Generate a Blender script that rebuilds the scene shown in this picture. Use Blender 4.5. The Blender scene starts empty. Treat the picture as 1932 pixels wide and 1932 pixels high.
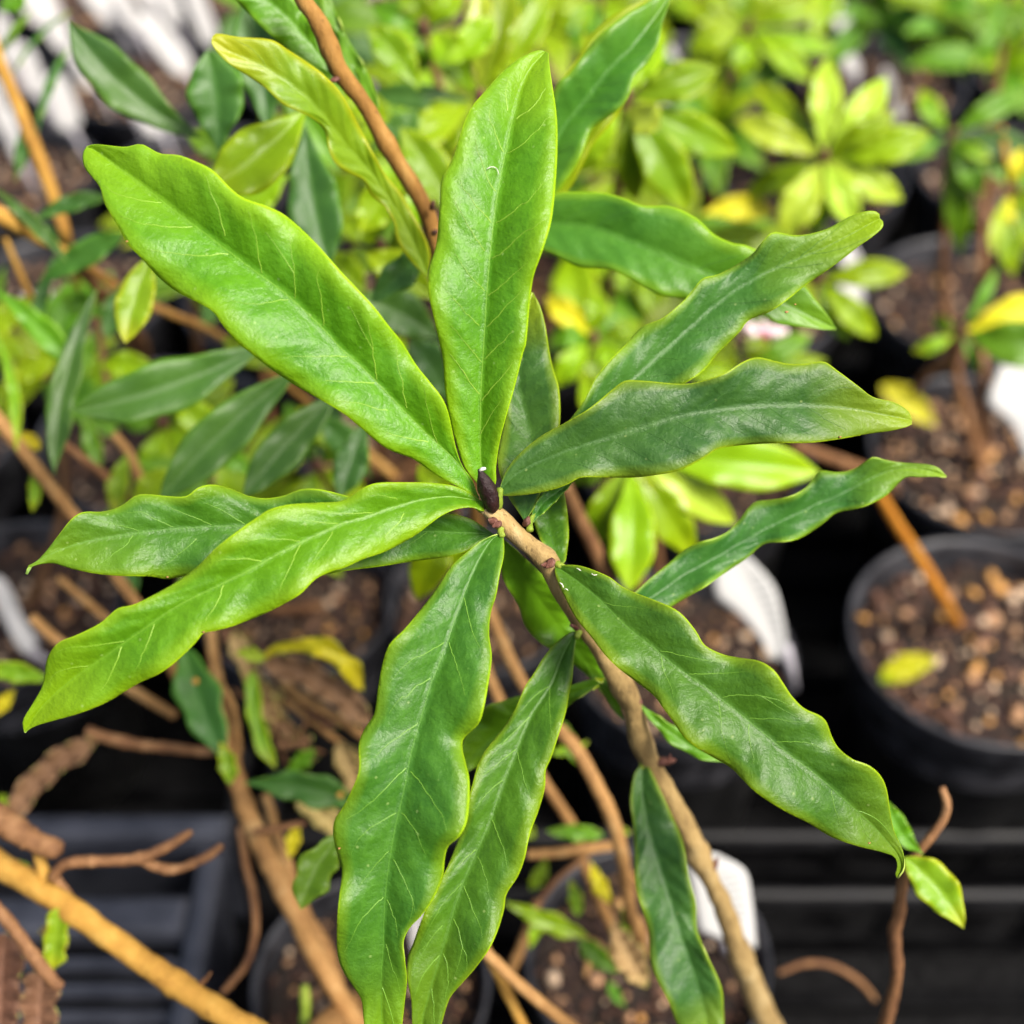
import bpy, math, random
import numpy as np
from mathutils import Vector, Matrix, noise as mnoise
R = math.radians
random.seed(7)
SC = bpy.context.scene
COL = SC.collection

# ------------------------------------------------------------------ camera
CAM = Vector((0, 0, 0.604))
PITCH = R(45)
FWD = Vector((0, math.cos(PITCH), -math.sin(PITCH)))
UPV = Vector((0, math.sin(PITCH), math.cos(PITCH)))
RGT = Vector((1, 0, 0))
TAN = math.tan(R(20))
cd = bpy.data.cameras.new('camera')
cam = bpy.data.objects.new('camera', cd)
COL.objects.link(cam)
cam.location = CAM
cam.rotation_euler = (R(90) - PITCH, 0, 0)
cd.sensor_width = 36
cd.lens = 18 / TAN
cd.clip_start = 0.01
cd.clip_end = 200
cd.dof.use_dof = True
cd.dof.focus_distance = 0.277
cd.dof.aperture_fstop = 8.4
SC.camera = cam

# ------------------------------------------------------------------ light
SUN_EL, SUN_AZ = R(55), R(128)      # azimuth from +Y towards +X
w = bpy.data.worlds.new('World')
SC.world = w
w.use_nodes = True
nt = w.node_tree
bg = nt.nodes['Background']
sky = nt.nodes.new('ShaderNodeTexSky')
sky.sky_type = 'NISHITA'
sky.sun_disc = False
sky.sun_elevation = SUN_EL
sky.sun_rotation = SUN_AZ
sky.dust_density = 5.0
sky.air_density = 1.0
sky.ozone_density = 0.7
nt.links.new(sky.outputs[0], bg.inputs[0])
bg.inputs[1].default_value = 0.10
sl = bpy.data.lights.new('sun', 'SUN')
sl.energy = 3.6
sl.angle = R(20)
sl.color = (1.0, 0.95, 0.86)
sun = bpy.data.objects.new('sun', sl)
COL.objects.link(sun)
sd = Vector((math.cos(SUN_EL) * math.sin(SUN_AZ), math.cos(SUN_EL) * math.cos(SUN_AZ), math.sin(SUN_EL)))
sun.rotation_euler = sd.to_track_quat('Z', 'Y').to_euler()
vs = SC.view_settings
vs.view_transform = 'Standard'
vs.look = 'None'
vs.exposure = 0.85
vs.gamma = 1


# ------------------------------------------------------------------ helpers
def at(x, y, d):
    """point seen at (x, y) of a 1932-unit picture, d metres in front of the camera"""
    return CAM + d * (FWD + RGT * ((x - 966) / 966 * TAN) - UPV * ((y - 966) / 966 * TAN))


def on(x, y, z):
    """point of the horizontal plane at height z seen at (x, y)"""
    v = FWD + RGT * ((x - 966) / 966 * TAN) - UPV * ((y - 966) / 966 * TAN)
    return CAM + v * ((z - CAM.z) / v.z)


def depth_of(p):
    return (p - CAM).dot(FWD)


def tag(o, label=None, cat=None, group=None, kind=None):
    if label: o['label'] = label
    if cat: o['category'] = cat
    if group: o['group'] = group
    if kind: o['kind'] = kind
    return o


def empty(name, loc, label, cat, group=None):
    o = bpy.data.objects.new(name, None)
    COL.objects.link(o)
    o.empty_display_size = 0.02
    o.location = loc
    return tag(o, label, cat, group)


def link_mesh(name, verts, faces, mats, parent=None, loc=None, smooth=True, fm=None):
    """verts in world space; the object's origin goes to loc"""
    me = bpy.data.meshes.new(name)
    loc = Vector(loc) if loc is not None else Vector((0, 0, 0))
    vv = np.asarray([tuple(v) for v in verts], dtype=float) - np.array(tuple(loc))
    me.from_pydata(vv.tolist(), [], faces)
    for m in (mats if isinstance(mats, (list, tuple)) else [mats]):
        me.materials.append(m)
    if smooth:
        me.polygons.foreach_set('use_smooth', [True] * len(me.polygons))
    if fm is not None:
        me.polygons.foreach_set('material_index', fm)
    me.update()
    o = bpy.data.objects.new(name, me)
    COL.objects.link(o)
    if parent is not None:
        o.parent = parent
        pl = Vector((0, 0, 0))
        q = parent
        while q is not None:
            pl = pl + q.location
            q = q.parent
        o.location = loc - pl
    else:
        o.location = loc
    return o


# ------------------------------------------------------------------ materials
def nmat(name):
    m = bpy.data.materials.new(name)
    m.use_nodes = True
    n = m.node_tree.nodes
    return m, n, m.node_tree.links, n['Principled BSDF']


def ramp(n, stops, interp='LINEAR'):
    r = n.new('ShaderNodeValToRGB')
    r.color_ramp.interpolation = interp
    e = r.color_ramp.elements
    e[0].position = stops[0][0]
    e[1].position = stops[-1][0]
    for p, _ in stops[1:-1]: e.new(p)
    for k, (p, c) in enumerate(stops):
        e[k].position = p
        e[k].color = (c[0], c[1], c[2], 1) if not isinstance(c, (int, float)) else (c, c, c, 1)
    return r


def mth(n, l, op, a, b=None, c=None):
    q = n.new('ShaderNodeMath')
    q.operation = op
    for i, v in enumerate((a, b, c)):
        if v is None: continue
        if isinstance(v, (int, float)): q.inputs[i].default_value = v
        else: l.new(v, q.inputs[i])
    return q.outputs[0]


def mixc(n, l, f, a, b, mode='MIX'):
    q = n.new('ShaderNodeMix')
    q.data_type = 'RGBA'
    q.blend_type = mode
    for i, v in ((0, f), (6, a), (7, b)):
        if isinstance(v, (int, float)): q.inputs[i].default_value = v
        elif isinstance(v, tuple): q.inputs[i].default_value = (*v, 1)
        else: l.new(v, q.inputs[i])
    return q.outputs[2]


def leaf_mat(name, c1, c2, edge, rough=0.34, trans=0.3, tip=0.0, midc=None, fine=1.0, spots=0.0, patch=0.6, under=False, e0=.70):
    m, n, l, p = nmat(name)
    uv = n.new('ShaderNodeUVMap')
    sp = n.new('ShaderNodeSeparateXYZ')
    l.new(uv.outputs[0], sp.inputs[0])
    a = mth(n, l, 'ABSOLUTE', mth(n, l, 'MULTIPLY_ADD', sp.outputs[0], 2.0, -1.0))
    v = sp.outputs[1]
    tc = n.new('ShaderNodeTexCoord')
    oi = n.new('ShaderNodeObjectInfo')
    rnd = oi.outputs['Random']
    off = n.new('ShaderNodeVectorMath'); off.operation = 'ADD'
    l.new(tc.outputs['Object'], off.inputs[0])
    l.new(mth(n, l, 'MULTIPLY', rnd, 3.0), off.inputs[1])
    n1 = n.new('ShaderNodeTexNoise'); n1.inputs['Scale'].default_value = 34; n1.inputs['Detail'].default_value = 2
    l.new(off.outputs[0], n1.inputs[0])
    n2 = n.new('ShaderNodeTexNoise'); n2.inputs['Scale'].default_value = 420; n2.inputs['Detail'].default_value = 5
    n2.inputs['Roughness'].default_value = 0.65
    l.new(off.outputs[0], n2.inputs[0])
    r1 = ramp(n, [(0.5 - patch / 2, 0.0), (0.5 + patch / 2, 1.0)])
    l.new(n1.outputs[0], r1.inputs[0])
    col = mixc(n, l, r1.outputs[0], c1, c2)
    # grain of small lighter cells
    r2 = ramp(n, [(0.42, 0.0), (0.7, 1.0)])
    l.new(n2.outputs[0], r2.inputs[0])
    col = mixc(n, l, mth(n, l, 'MULTIPLY', r2.outputs[0], 0.26 * fine), col, tuple(min(1, x * 1.7 + .012) for x in c2))
    # margin and tip
    w1 = mth(n, l, 'ADD', a, mth(n, l, 'MULTIPLY_ADD', n1.outputs[0], 0.36, -0.18))
    rm = ramp(n, [(e0, 0.0), (1.0, 0.68)])
    l.new(w1, rm.inputs[0])
    rt = ramp(n, [(0.72, 0.0), (1.0, 1.0)])
    l.new(mth(n, l, 'ADD', v, mth(n, l, 'MULTIPLY_ADD', n1.outputs[0], 0.3, -0.15)), rt.inputs[0])
    f = mth(n, l, 'MAXIMUM', mth(n, l, 'MULTIPLY', rm.outputs[0], 0.75), mth(n, l, 'MULTIPLY', rt.outputs[0], tip))
    col = mixc(n, l, f, col, edge)
    re = ramp(n, [(0.955, 0.0), (0.985, 1.0)])
    l.new(a, re.inputs[0])
    col = mixc(n, l, mth(n, l, 'MULTIPLY', re.outputs[0], 0.7), col, tuple(min(1, x * 1.5) for x in edge))
    # midrib
    if midc is None: midc = tuple(min(1, x * 1.5 + 0.015) for x in c2)
    rr = ramp(n, [(0.006, 1.0), (0.026, 0.0)])
    l.new(a, rr.inputs[0])
    col = mixc(n, l, mth(n, l, 'MULTIPLY', rr.outputs[0], 0.22), col, midc)
    if spots:
        vo = n.new('ShaderNodeTexVoronoi'); vo.inputs['Scale'].default_value = 520
        l.new(off.outputs[0], vo.inputs[0])
        rs = ramp(n, [(0.08, 1.0), (0.2, 0.0)])
        l.new(vo.outputs['Distance'], rs.inputs[0])
        sc_ = n.new('ShaderNodeSeparateXYZ'); l.new(vo.outputs['Color'], sc_.inputs[0])
        few = mth(n, l, 'GREATER_THAN', sc_.outputs[0], 0.90)
        col = mixc(n, l, mth(n, l, 'MULTIPLY', mth(n, l, 'MULTIPLY', rs.outputs[0], few), spots), col, (0.45, 0.58, 0.20))
    # per-leaf variation
    hs = n.new('ShaderNodeHueSaturation')
    l.new(col, hs.inputs['Color'])
    l.new(mth(n, l, 'MULTIPLY_ADD', rnd, 0.024, 0.488), hs.inputs['Hue'])
    l.new(mth(n, l, 'MULTIPLY_ADD', rnd, 0.3, 0.85), hs.inputs['Value'])
    col = hs.outputs[0]
    l.new(col, p.inputs['Base Color'])
    rg = ramp(n, [(0.2, rough - 0.07), (0.8, rough + 0.12)])
    l.new(n2.outputs[0], rg.inputs[0])
    l.new(rg.outputs[0], p.inputs['Roughness'])
    p.inputs['Specular IOR Level'].default_value = 0.40 if not under else 0.25
    n3 = n.new('ShaderNodeTexNoise'); n3.inputs['Scale'].default_value = 1300; n3.inputs['Detail'].default_value = 2
    l.new(off.outputs[0], n3.inputs[0])
    hsum = mth(n, l, 'ADD', mth(n, l, 'MULTIPLY', n2.outputs[0], 1.0), mth(n, l, 'MULTIPLY', n3.outputs[0], 0.25))
    ph_ = mth(n, l, 'ADD', mth(n, l, 'MULTIPLY_ADD', v, 330.0, mth(n, l, 'MULTIPLY', a, -42.0)), mth(n, l, 'MULTIPLY', n1.outputs[0], 60.0))
    fv = mth(n, l, 'MULTIPLY_ADD', mth(n, l, 'SINE', mth(n, l, 'ADD', ph_, mth(n, l, 'MULTIPLY', n2.outputs[0], 9.0))), 0.5, 0.5)
    hsum = mth(n, l, 'ADD', hsum, mth(n, l, 'MULTIPLY', fv, 0.018))
    bp = n.new('ShaderNodeBump')
    bp.inputs['Strength'].default_value = 0.38 * fine
    bp.inputs['Distance'].default_value = 0.0011
    l.new(hsum, bp.inputs['Height'])
    l.new(bp.outputs[0], p.inputs['Normal'])
    tr = n.new('ShaderNodeBsdfTranslucent')
    tcol = mixc(n, l, 0.5, col, (0.42, 0.62, 0.03))
    l.new(tcol, tr.inputs[0])
    mx = n.new('ShaderNodeMixShader')
    mx.inputs[0].default_value = trans
    l.new(p.outputs[0], mx.inputs[1])
    l.new(tr.outputs[0], mx.inputs[2])
    l.new(mx.outputs[0], n['Material Output'].inputs[0])
    return m


LM = {
    'vivid': leaf_mat('leaf_vivid', (0.055, 0.170, 0.004), (0.115, 0.265, 0.003), (0.30, 0.44, 0.005), 0.36, 0.26, 0.6, spots=0.3, e0=.56),
    'main': leaf_mat('leaf_main', (0.024, 0.106, 0.011), (0.060, 0.180, 0.006), (0.25, 0.40, 0.006), 0.38, 0.20, 0.55, spots=0.3),
    'cool': leaf_mat('leaf_cool', (0.021, 0.094, 0.018), (0.046, 0.145, 0.013), (0.26, 0.40, 0.006), 0.42, 0.18, 0.9, spots=0.3),
    'soft': leaf_mat('leaf_soft', (0.050, 0.155, 0.016), (0.095, 0.225, 0.010), (0.26, 0.40, 0.008), 0.36, 0.28, 0.5, fine=.6),
    'deep': leaf_mat('leaf_deep', (0.028, 0.095, 0.018), (0.056, 0.150, 0.014), (0.10, 0.24, 0.015), 0.42, 0.18, 0.25, fine=.5),
    'mid': leaf_mat('leaf_mid', (0.066, 0.185, 0.006), (0.12, 0.27, 0.004), (0.22, 0.38, 0.012), 0.38, 0.28, 0.4, fine=.5),
    'lime': leaf_mat('leaf_lime', (0.19, 0.35, 0.003), (0.32, 0.48, 0.004), (0.44, 0.54, 0.005), 0.30, 0.38, 0.5, fine=.4),
    'pale': leaf_mat('leaf_pale', (0.33, 0.48, 0.025), (0.46, 0.60, 0.05), (0.42, 0.52, 0.008), 0.26, 0.35, 0.5, fine=.4),
    'olive': leaf_mat('leaf_olive', (0.14, 0.25, 0.004), (0.21, 0.32, 0.004), (0.38, 0.44, 0.006), 0.34, 0.38, 0.4, fine=.4),
    'yel': leaf_mat('leaf_yellow', (0.62, 0.52, 0.012), (0.72, 0.62, 0.015), (0.62, 0.42, 0.02), 0.4, 0.35, 0.3, fine=.4),
    'ylg': leaf_mat('leaf_yellowgreen', (0.13, 0.30, 0.008), (0.24, 0.38, 0.008), (0.52, 0.50, 0.008), 0.36, 0.35, 0.7, fine=.5),
    'yelg': leaf_mat('leaf_yellow_lime', (0.22, 0.42, 0.006), (0.50, 0.52, 0.008), (0.62, 0.50, 0.01), 0.45, 0.3, 0.5, fine=.4, patch=.25),
    'dead': leaf_mat('leaf_dead', (0.085, 0.040, 0.022), (0.27, 0.145, 0.075), (0.34, 0.20, 0.10), 0.6, 0.12, 0.3, fine=.8),
    'tanl': leaf_mat('leaf_tan', (0.42, 0.28, 0.12), (0.52, 0.40, 0.16), (0.5, 0.42, 0.1), 0.55, 0.2, 0.3, fine=.8),
}
UNDER = leaf_mat('leaf_underside', (0.16, 0.29, 0.06), (0.2, 0.34, 0.07), (0.26, 0.40, 0.05), 0.55, 0.3, 0.1, fine=.6, under=True)
m_, n_, l_, p_ = nmat('leaf_rim'); p_.inputs['Base Color'].default_value = (0.36, 0.46, 0.08, 1); p_.inputs['Roughness'].default_value = .5; RIM = m_
VEIN = {}
MIDRIB = {}
for k, c in (('vivid', (0.23, 0.39, 0.035)), ('main', (0.15, 0.31, 0.03)), ('cool', (0.050, 0.145, 0.020))):
    m_, n_, l_, p_ = nmat('vein_' + k)
    p_.inputs['Base Color'].default_value = (*c, 1)
    p_.inputs['Roughness'].default_value = .42
    VEIN[k] = m_
    m_, n_, l_, p_ = nmat('midrib_' + k)
    p_.inputs['Base Color'].default_value = (*{'vivid': (0.14, 0.27, 0.012), 'main': (0.075, 0.20, 0.012), 'cool': (0.03, 0.10, 0.010)}[k], 1)
    p_.inputs['Roughness'].default_value = .55
    MIDRIB['vein_' + k] = m_


def bark_mat(name, c1, c2, c3, scale=220, rough=0.75):
    m, n, l, p = nmat(name)
    tc = n.new('ShaderNodeTexCoord')
    mp = n.new('ShaderNodeMapping'); mp.inputs['Scale'].default_value = (1, 1, 0.35)
    l.new(tc.outputs['Object'], mp.inputs[0])
    a = n.new('ShaderNodeTexNoise'); a.inputs['Scale'].default_value = scale; a.inputs['Detail'].default_value = 6
    a.inputs['Roughness'].default_value = .7
    b = n.new('ShaderNodeTexNoise'); b.inputs['Scale'].default_value = 40; b.inputs['Detail'].default_value = 3
    c = n.new('ShaderNodeTexNoise'); c.inputs['Scale'].default_value = scale * 6; c.inputs['Detail'].default_value = 2
    for q in (a, b, c): l.new(mp.outputs[0], q.inputs[0])
    r = ramp(n, [(0.32, c1), (0.52, c2), (0.72, c3)])
    l.new(mth(n, l, 'ADD', mth(n, l, 'MULTIPLY', a.outputs[0], .62), mth(n, l, 'MULTIPLY', b.outputs[0], .38)), r.inputs[0])
    rs = ramp(n, [(0.62, 0.0), (0.70, 1.0)])
    l.new(c.outputs[0], rs.inputs[0])
    col = mixc(n, l, mth(n, l, 'MULTIPLY', rs.outputs[0], 0.45), r.outputs[0], tuple(x * 0.35 for x in c1))
    l.new(col, p.inputs['Base Color'])
    p.inputs['Roughness'].default_value = rough
    p.inputs['Specular IOR Level'].default_value = 0.3
    bp = n.new('ShaderNodeBump'); bp.inputs['Strength'].default_value = 1; bp.inputs['Distance'].default_value = .0010
    l.new(a.outputs[0], bp.inputs['Height'])
    l.new(bp.outputs[0], p.inputs['Normal'])
    return m


BK = {
    'main': bark_mat('bark_main', (0.12, 0.070, 0.025), (0.36, 0.245, 0.095), (0.56, 0.44, 0.23), 190),
    'orange': bark_mat('bark_orange', (0.13, 0.055, 0.012), (0.30, 0.15, 0.032), (0.46, 0.28, 0.085), 150),
    'gold': bark_mat('bark_gold', (0.26, 0.115, 0.018), (0.42, 0.225, 0.038), (0.50, 0.31, 0.07), 150),
    'red': bark_mat('bark_red', (0.07, 0.028, 0.014), (0.20, 0.095, 0.038), (0.38, 0.215, 0.10), 150),
    'tan': bark_mat('bark_tan', (0.15, 0.070, 0.022), (0.34, 0.18, 0.06), (0.48, 0.31, 0.13), 150),
    'orangestick': bark_mat('bark_amber', (0.30, 0.10, 0.008), (0.44, 0.17, 0.014), (0.52, 0.25, 0.03), 150),
    'bud': bark_mat('bud_scale', (0.010, 0.004, 0.005), (0.022, 0.008, 0.008), (0.045, 0.016, 0.013), 300, .45),
    'scar': bark_mat('leaf_scar', (0.06, 0.02, 0.02), (0.16, 0.06, 0.04), (0.40, 0.24, 0.20), 900, .6),
    'pet': bark_mat('petiole', (0.13, 0.22, 0.02), (0.20, 0.28, 0.025), (0.28, 0.32, 0.05), 200, .5),
    'wht': bark_mat('white_tip', (0.6, 0.58, 0.52), (0.7, 0.68, 0.6), (0.8, 0.78, 0.72), 200, .5),
}


def plastic(name, c, rough, bump=.1, scuff=0.0, sc=60):
    m, n, l, p = nmat(name)
    tc = n.new('ShaderNodeTexCoord')
    a = n.new('ShaderNodeTexNoise'); a.inputs['Scale'].default_value = sc; a.inputs['Detail'].default_value = 6
    l.new(tc.outputs['Object'], a.inputs[0])
    r = ramp(n, [(0.4, c), (0.75, tuple(x * (1 + scuff) + scuff * .012 for x in c))])
    l.new(a.outputs[0], r.inputs[0])
    l.new(r.outputs[0], p.inputs['Base Color'])
    rr = ramp(n, [(0.3, rough - .08), (0.8, rough + .15)])
    l.new(a.outputs[0], rr.inputs[0])
    l.new(rr.outputs[0], p.inputs['Roughness'])
    bp = n.new('ShaderNodeBump'); bp.inputs['Strength'].default_value = bump; bp.inputs['Distance'].default_value = .001
    l.new(a.outputs[0], bp.inputs['Height']); l.new(bp.outputs[0], p.inputs['Normal'])
    return m


M_POT = plastic('black_pot_plastic', (0.0045, 0.0045, 0.005), 0.42, .1, .4)
M_POT.node_tree.nodes['Principled BSDF'].inputs['Specular IOR Level'].default_value = 0.6
M_TRAY = plastic('black_tray_plastic', (0.002, 0.002, 0.0024), 0.6, .3, .4)
M_TRAY.node_tree.nodes['Principled BSDF'].inputs['Specular IOR Level'].default_value = 0.05
M_TRAYG = plastic('grey_tray_plastic', (0.026, 0.028, 0.037), 0.36, .2, 1.2, 35)
M_RAIL = plastic('tray_rim_plastic', (0.005, 0.005, 0.006), 0.5, .1, .8)
M_RAIL.node_tree.nodes['Principled BSDF'].inputs['Specular IOR Level'].default_value = 0.22
M_RIMP = plastic('pot_rim_plastic', (0.013, 0.013, 0.016), 0.45, .25, 1.5, 90)
M_GROUND = plastic('weed_fabric', (0.002, 0.002, 0.0024), 0.9, .5, .8, 300)
M_GROUND.node_tree.nodes['Principled BSDF'].inputs['Specular IOR Level'].default_value = 0.1


def soil_mat():
    m, n, l, p = nmat('potting_soil')
    tc = n.new('ShaderNodeTexCoord')
    a = n.new('ShaderNodeTexNoise'); a.inputs['Scale'].default_value = 300; a.inputs['Detail'].default_value = 8; a.inputs['Roughness'].default_value = .7
    v = n.new('ShaderNodeTexVoronoi'); v.inputs['Scale'].default_value = 260
    l.new(tc.outputs['Object'], a.inputs[0]); l.new(tc.outputs['Object'], v.inputs[0])
    r = ramp(n, [(0.35, (0.008, 0.004, 0.003)), (0.52, (0.028, 0.014, 0.009)), (0.64, (0.075, 0.036, 0.02)), (0.8, (0.16, 0.085, 0.05))])
    l.new(a.outputs[0], r.inputs[0])
    col = mixc(n, l, .35, r.outputs[0], v.outputs['Color'], 'MULTIPLY')
    l.new(col, p.inputs['Base Color'])
    p.inputs['Roughness'].default_value = .9
    bp = n.new('ShaderNodeBump'); bp.inputs['Strength'].default_value = 1; bp.inputs['Distance'].default_value = .003
    l.new(a.outputs[0], bp.inputs['Height']); l.new(bp.outputs[0], p.inputs['Normal'])
    return m


M_SOIL = soil_mat()


def simple(name, c, rough=.6, var=.4, sc=80):
    m, n, l, p = nmat(name)
    tc = n.new('ShaderNodeTexCoord')
    a = n.new('ShaderNodeTexNoise'); a.inputs['Scale'].default_value = sc; a.inputs['Detail'].default_value = 4
    l.new(tc.outputs['Object'], a.inputs[0])
    r = ramp(n, [(0.3, tuple(x * (1 - var) for x in c)), (0.7, tuple(min(1, x * (1 + var)) for x in c))])
    l.new(a.outputs[0], r.inputs[0]); l.new(r.outputs[0], p.inputs['Base Color'])
    p.inputs['Roughness'].default_value = rough
    return m


M_CHIP = [simple('bark_chip_tan', (0.36, 0.20, 0.10), .7, .5), simple('perlite_chip', (0.50, 0.36, 0.24), .6, .3),
          simple('bark_chip_brown', (0.07, 0.03, 0.016), .7, .6), simple('fertiliser_prill', (0.48, 0.24, 0.06), .4, .3)]


def label_mat():
    m, n, l, p = nmat('tag_plastic')
    uv = n.new('ShaderNodeUVMap')
    mp = n.new('ShaderNodeMapping'); mp.inputs['Scale'].default_value = (6, 22, 1)
    l.new(uv.outputs[0], mp.inputs[0])
    a = n.new('ShaderNodeTexNoise'); a.inputs['Scale'].default_value = 5; a.inputs['Detail'].default_value = 1
    l.new(mp.outputs[0], a.inputs[0])
    wv = n.new('ShaderNodeTexWave'); wv.wave_type = 'BANDS'; wv.bands_direction = 'Y'; wv.inputs['Scale'].default_value = 4.2
    l.new(uv.outputs[0], wv.inputs[0])
    r1 = ramp(n, [(0.48, 0.0), (0.54, 1.0)]); l.new(a.outputs[0], r1.inputs[0])
    r2 = ramp(n, [(0.55, 0.0), (0.7, 1.0)]); l.new(wv.outputs[0], r2.inputs[0])
    sp = n.new('ShaderNodeSeparateXYZ'); l.new(uv.outputs[0], sp.inputs[0])
    win = ramp(n, [(0.50, 0.0), (0.55, 1.0), (0.9, 1.0), (0.93, 0.0)]); l.new(sp.outputs[0], win.inputs[0])
    wy = ramp(n, [(0.2, 0.0), (0.25, 1.0), (0.72, 1.0), (0.76, 0.0)]); l.new(sp.outputs[1], wy.inputs[0])
    f = mth(n, l, 'MULTIPLY', mth(n, l, 'MULTIPLY', r1.outputs[0], r2.outputs[0]), mth(n, l, 'MULTIPLY', win.outputs[0], wy.outputs[0]))
    col = mixc(n, l, mth(n, l, 'MULTIPLY', f, .75), (0.50, 0.50, 0.49), (0.08, 0.09, 0.10))
    l.new(col, p.inputs['Base Color'])
    p.inputs['Roughness'].default_value = .4
    return m


M_TAG = label_mat()
M_TAGP = simple('plain_tag_plastic', (0.56, 0.55, 0.54), .45, .05, 30)
M_STAKE = simple('tag_stake_plastic', (0.42, 0.40, 0.44), .45, .1, 30)


# ------------------------------------------------------------------ surfaces
def crom(P, n):
    """Catmull-Rom through P, n samples evenly spaced by arc length"""
    P = np.asarray(P, float)
    if len(P) == 2:
        t = np.linspace(0, 1, n)[:, None]
        return P[0] * (1 - t) + P[1] * t
    Q = np.vstack([2 * P[0] - P[1], P, 2 * P[-1] - P[-2]])
    out = []
    for i in range(1, len(Q) - 2):
        t = np.linspace(0, 1, 14, endpoint=False)[:, None]
        a, b, c, d = Q[i - 1], Q[i], Q[i + 1], Q[i + 2]
        out.append(.5 * ((2 * b) + (-a + c) * t + (2 * a - 5 * b + 4 * c - d) * t ** 2 + (-a + 3 * b - 3 * c + d) * t ** 3))
    C = np.vstack(out + [P[-1:]])
    s = np.concatenate([[0], np.cumsum(np.linalg.norm(np.diff(C[:, :2], axis=0), axis=1))])
    s /= s[-1]
    t = np.linspace(0, 1, n)
    return np.stack([np.interp(t, s, C[:, k]) for k in range(C.shape[1])], 1)


CA = np.array(tuple(CAM)); FA = np.array(tuple(FWD)); RA = np.array((1., 0, 0)); UA = np.array(tuple(UPV))


def at_np(x, y, d):
    x = np.asarray(x); y = np.asarray(y); d = np.asarray(d)
    v = FA + RA * ((x - 966) / 966 * TAN)[..., None] - UA * ((y - 966) / 966 * TAN)[..., None]
    return CA + d[..., None] * v


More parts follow.
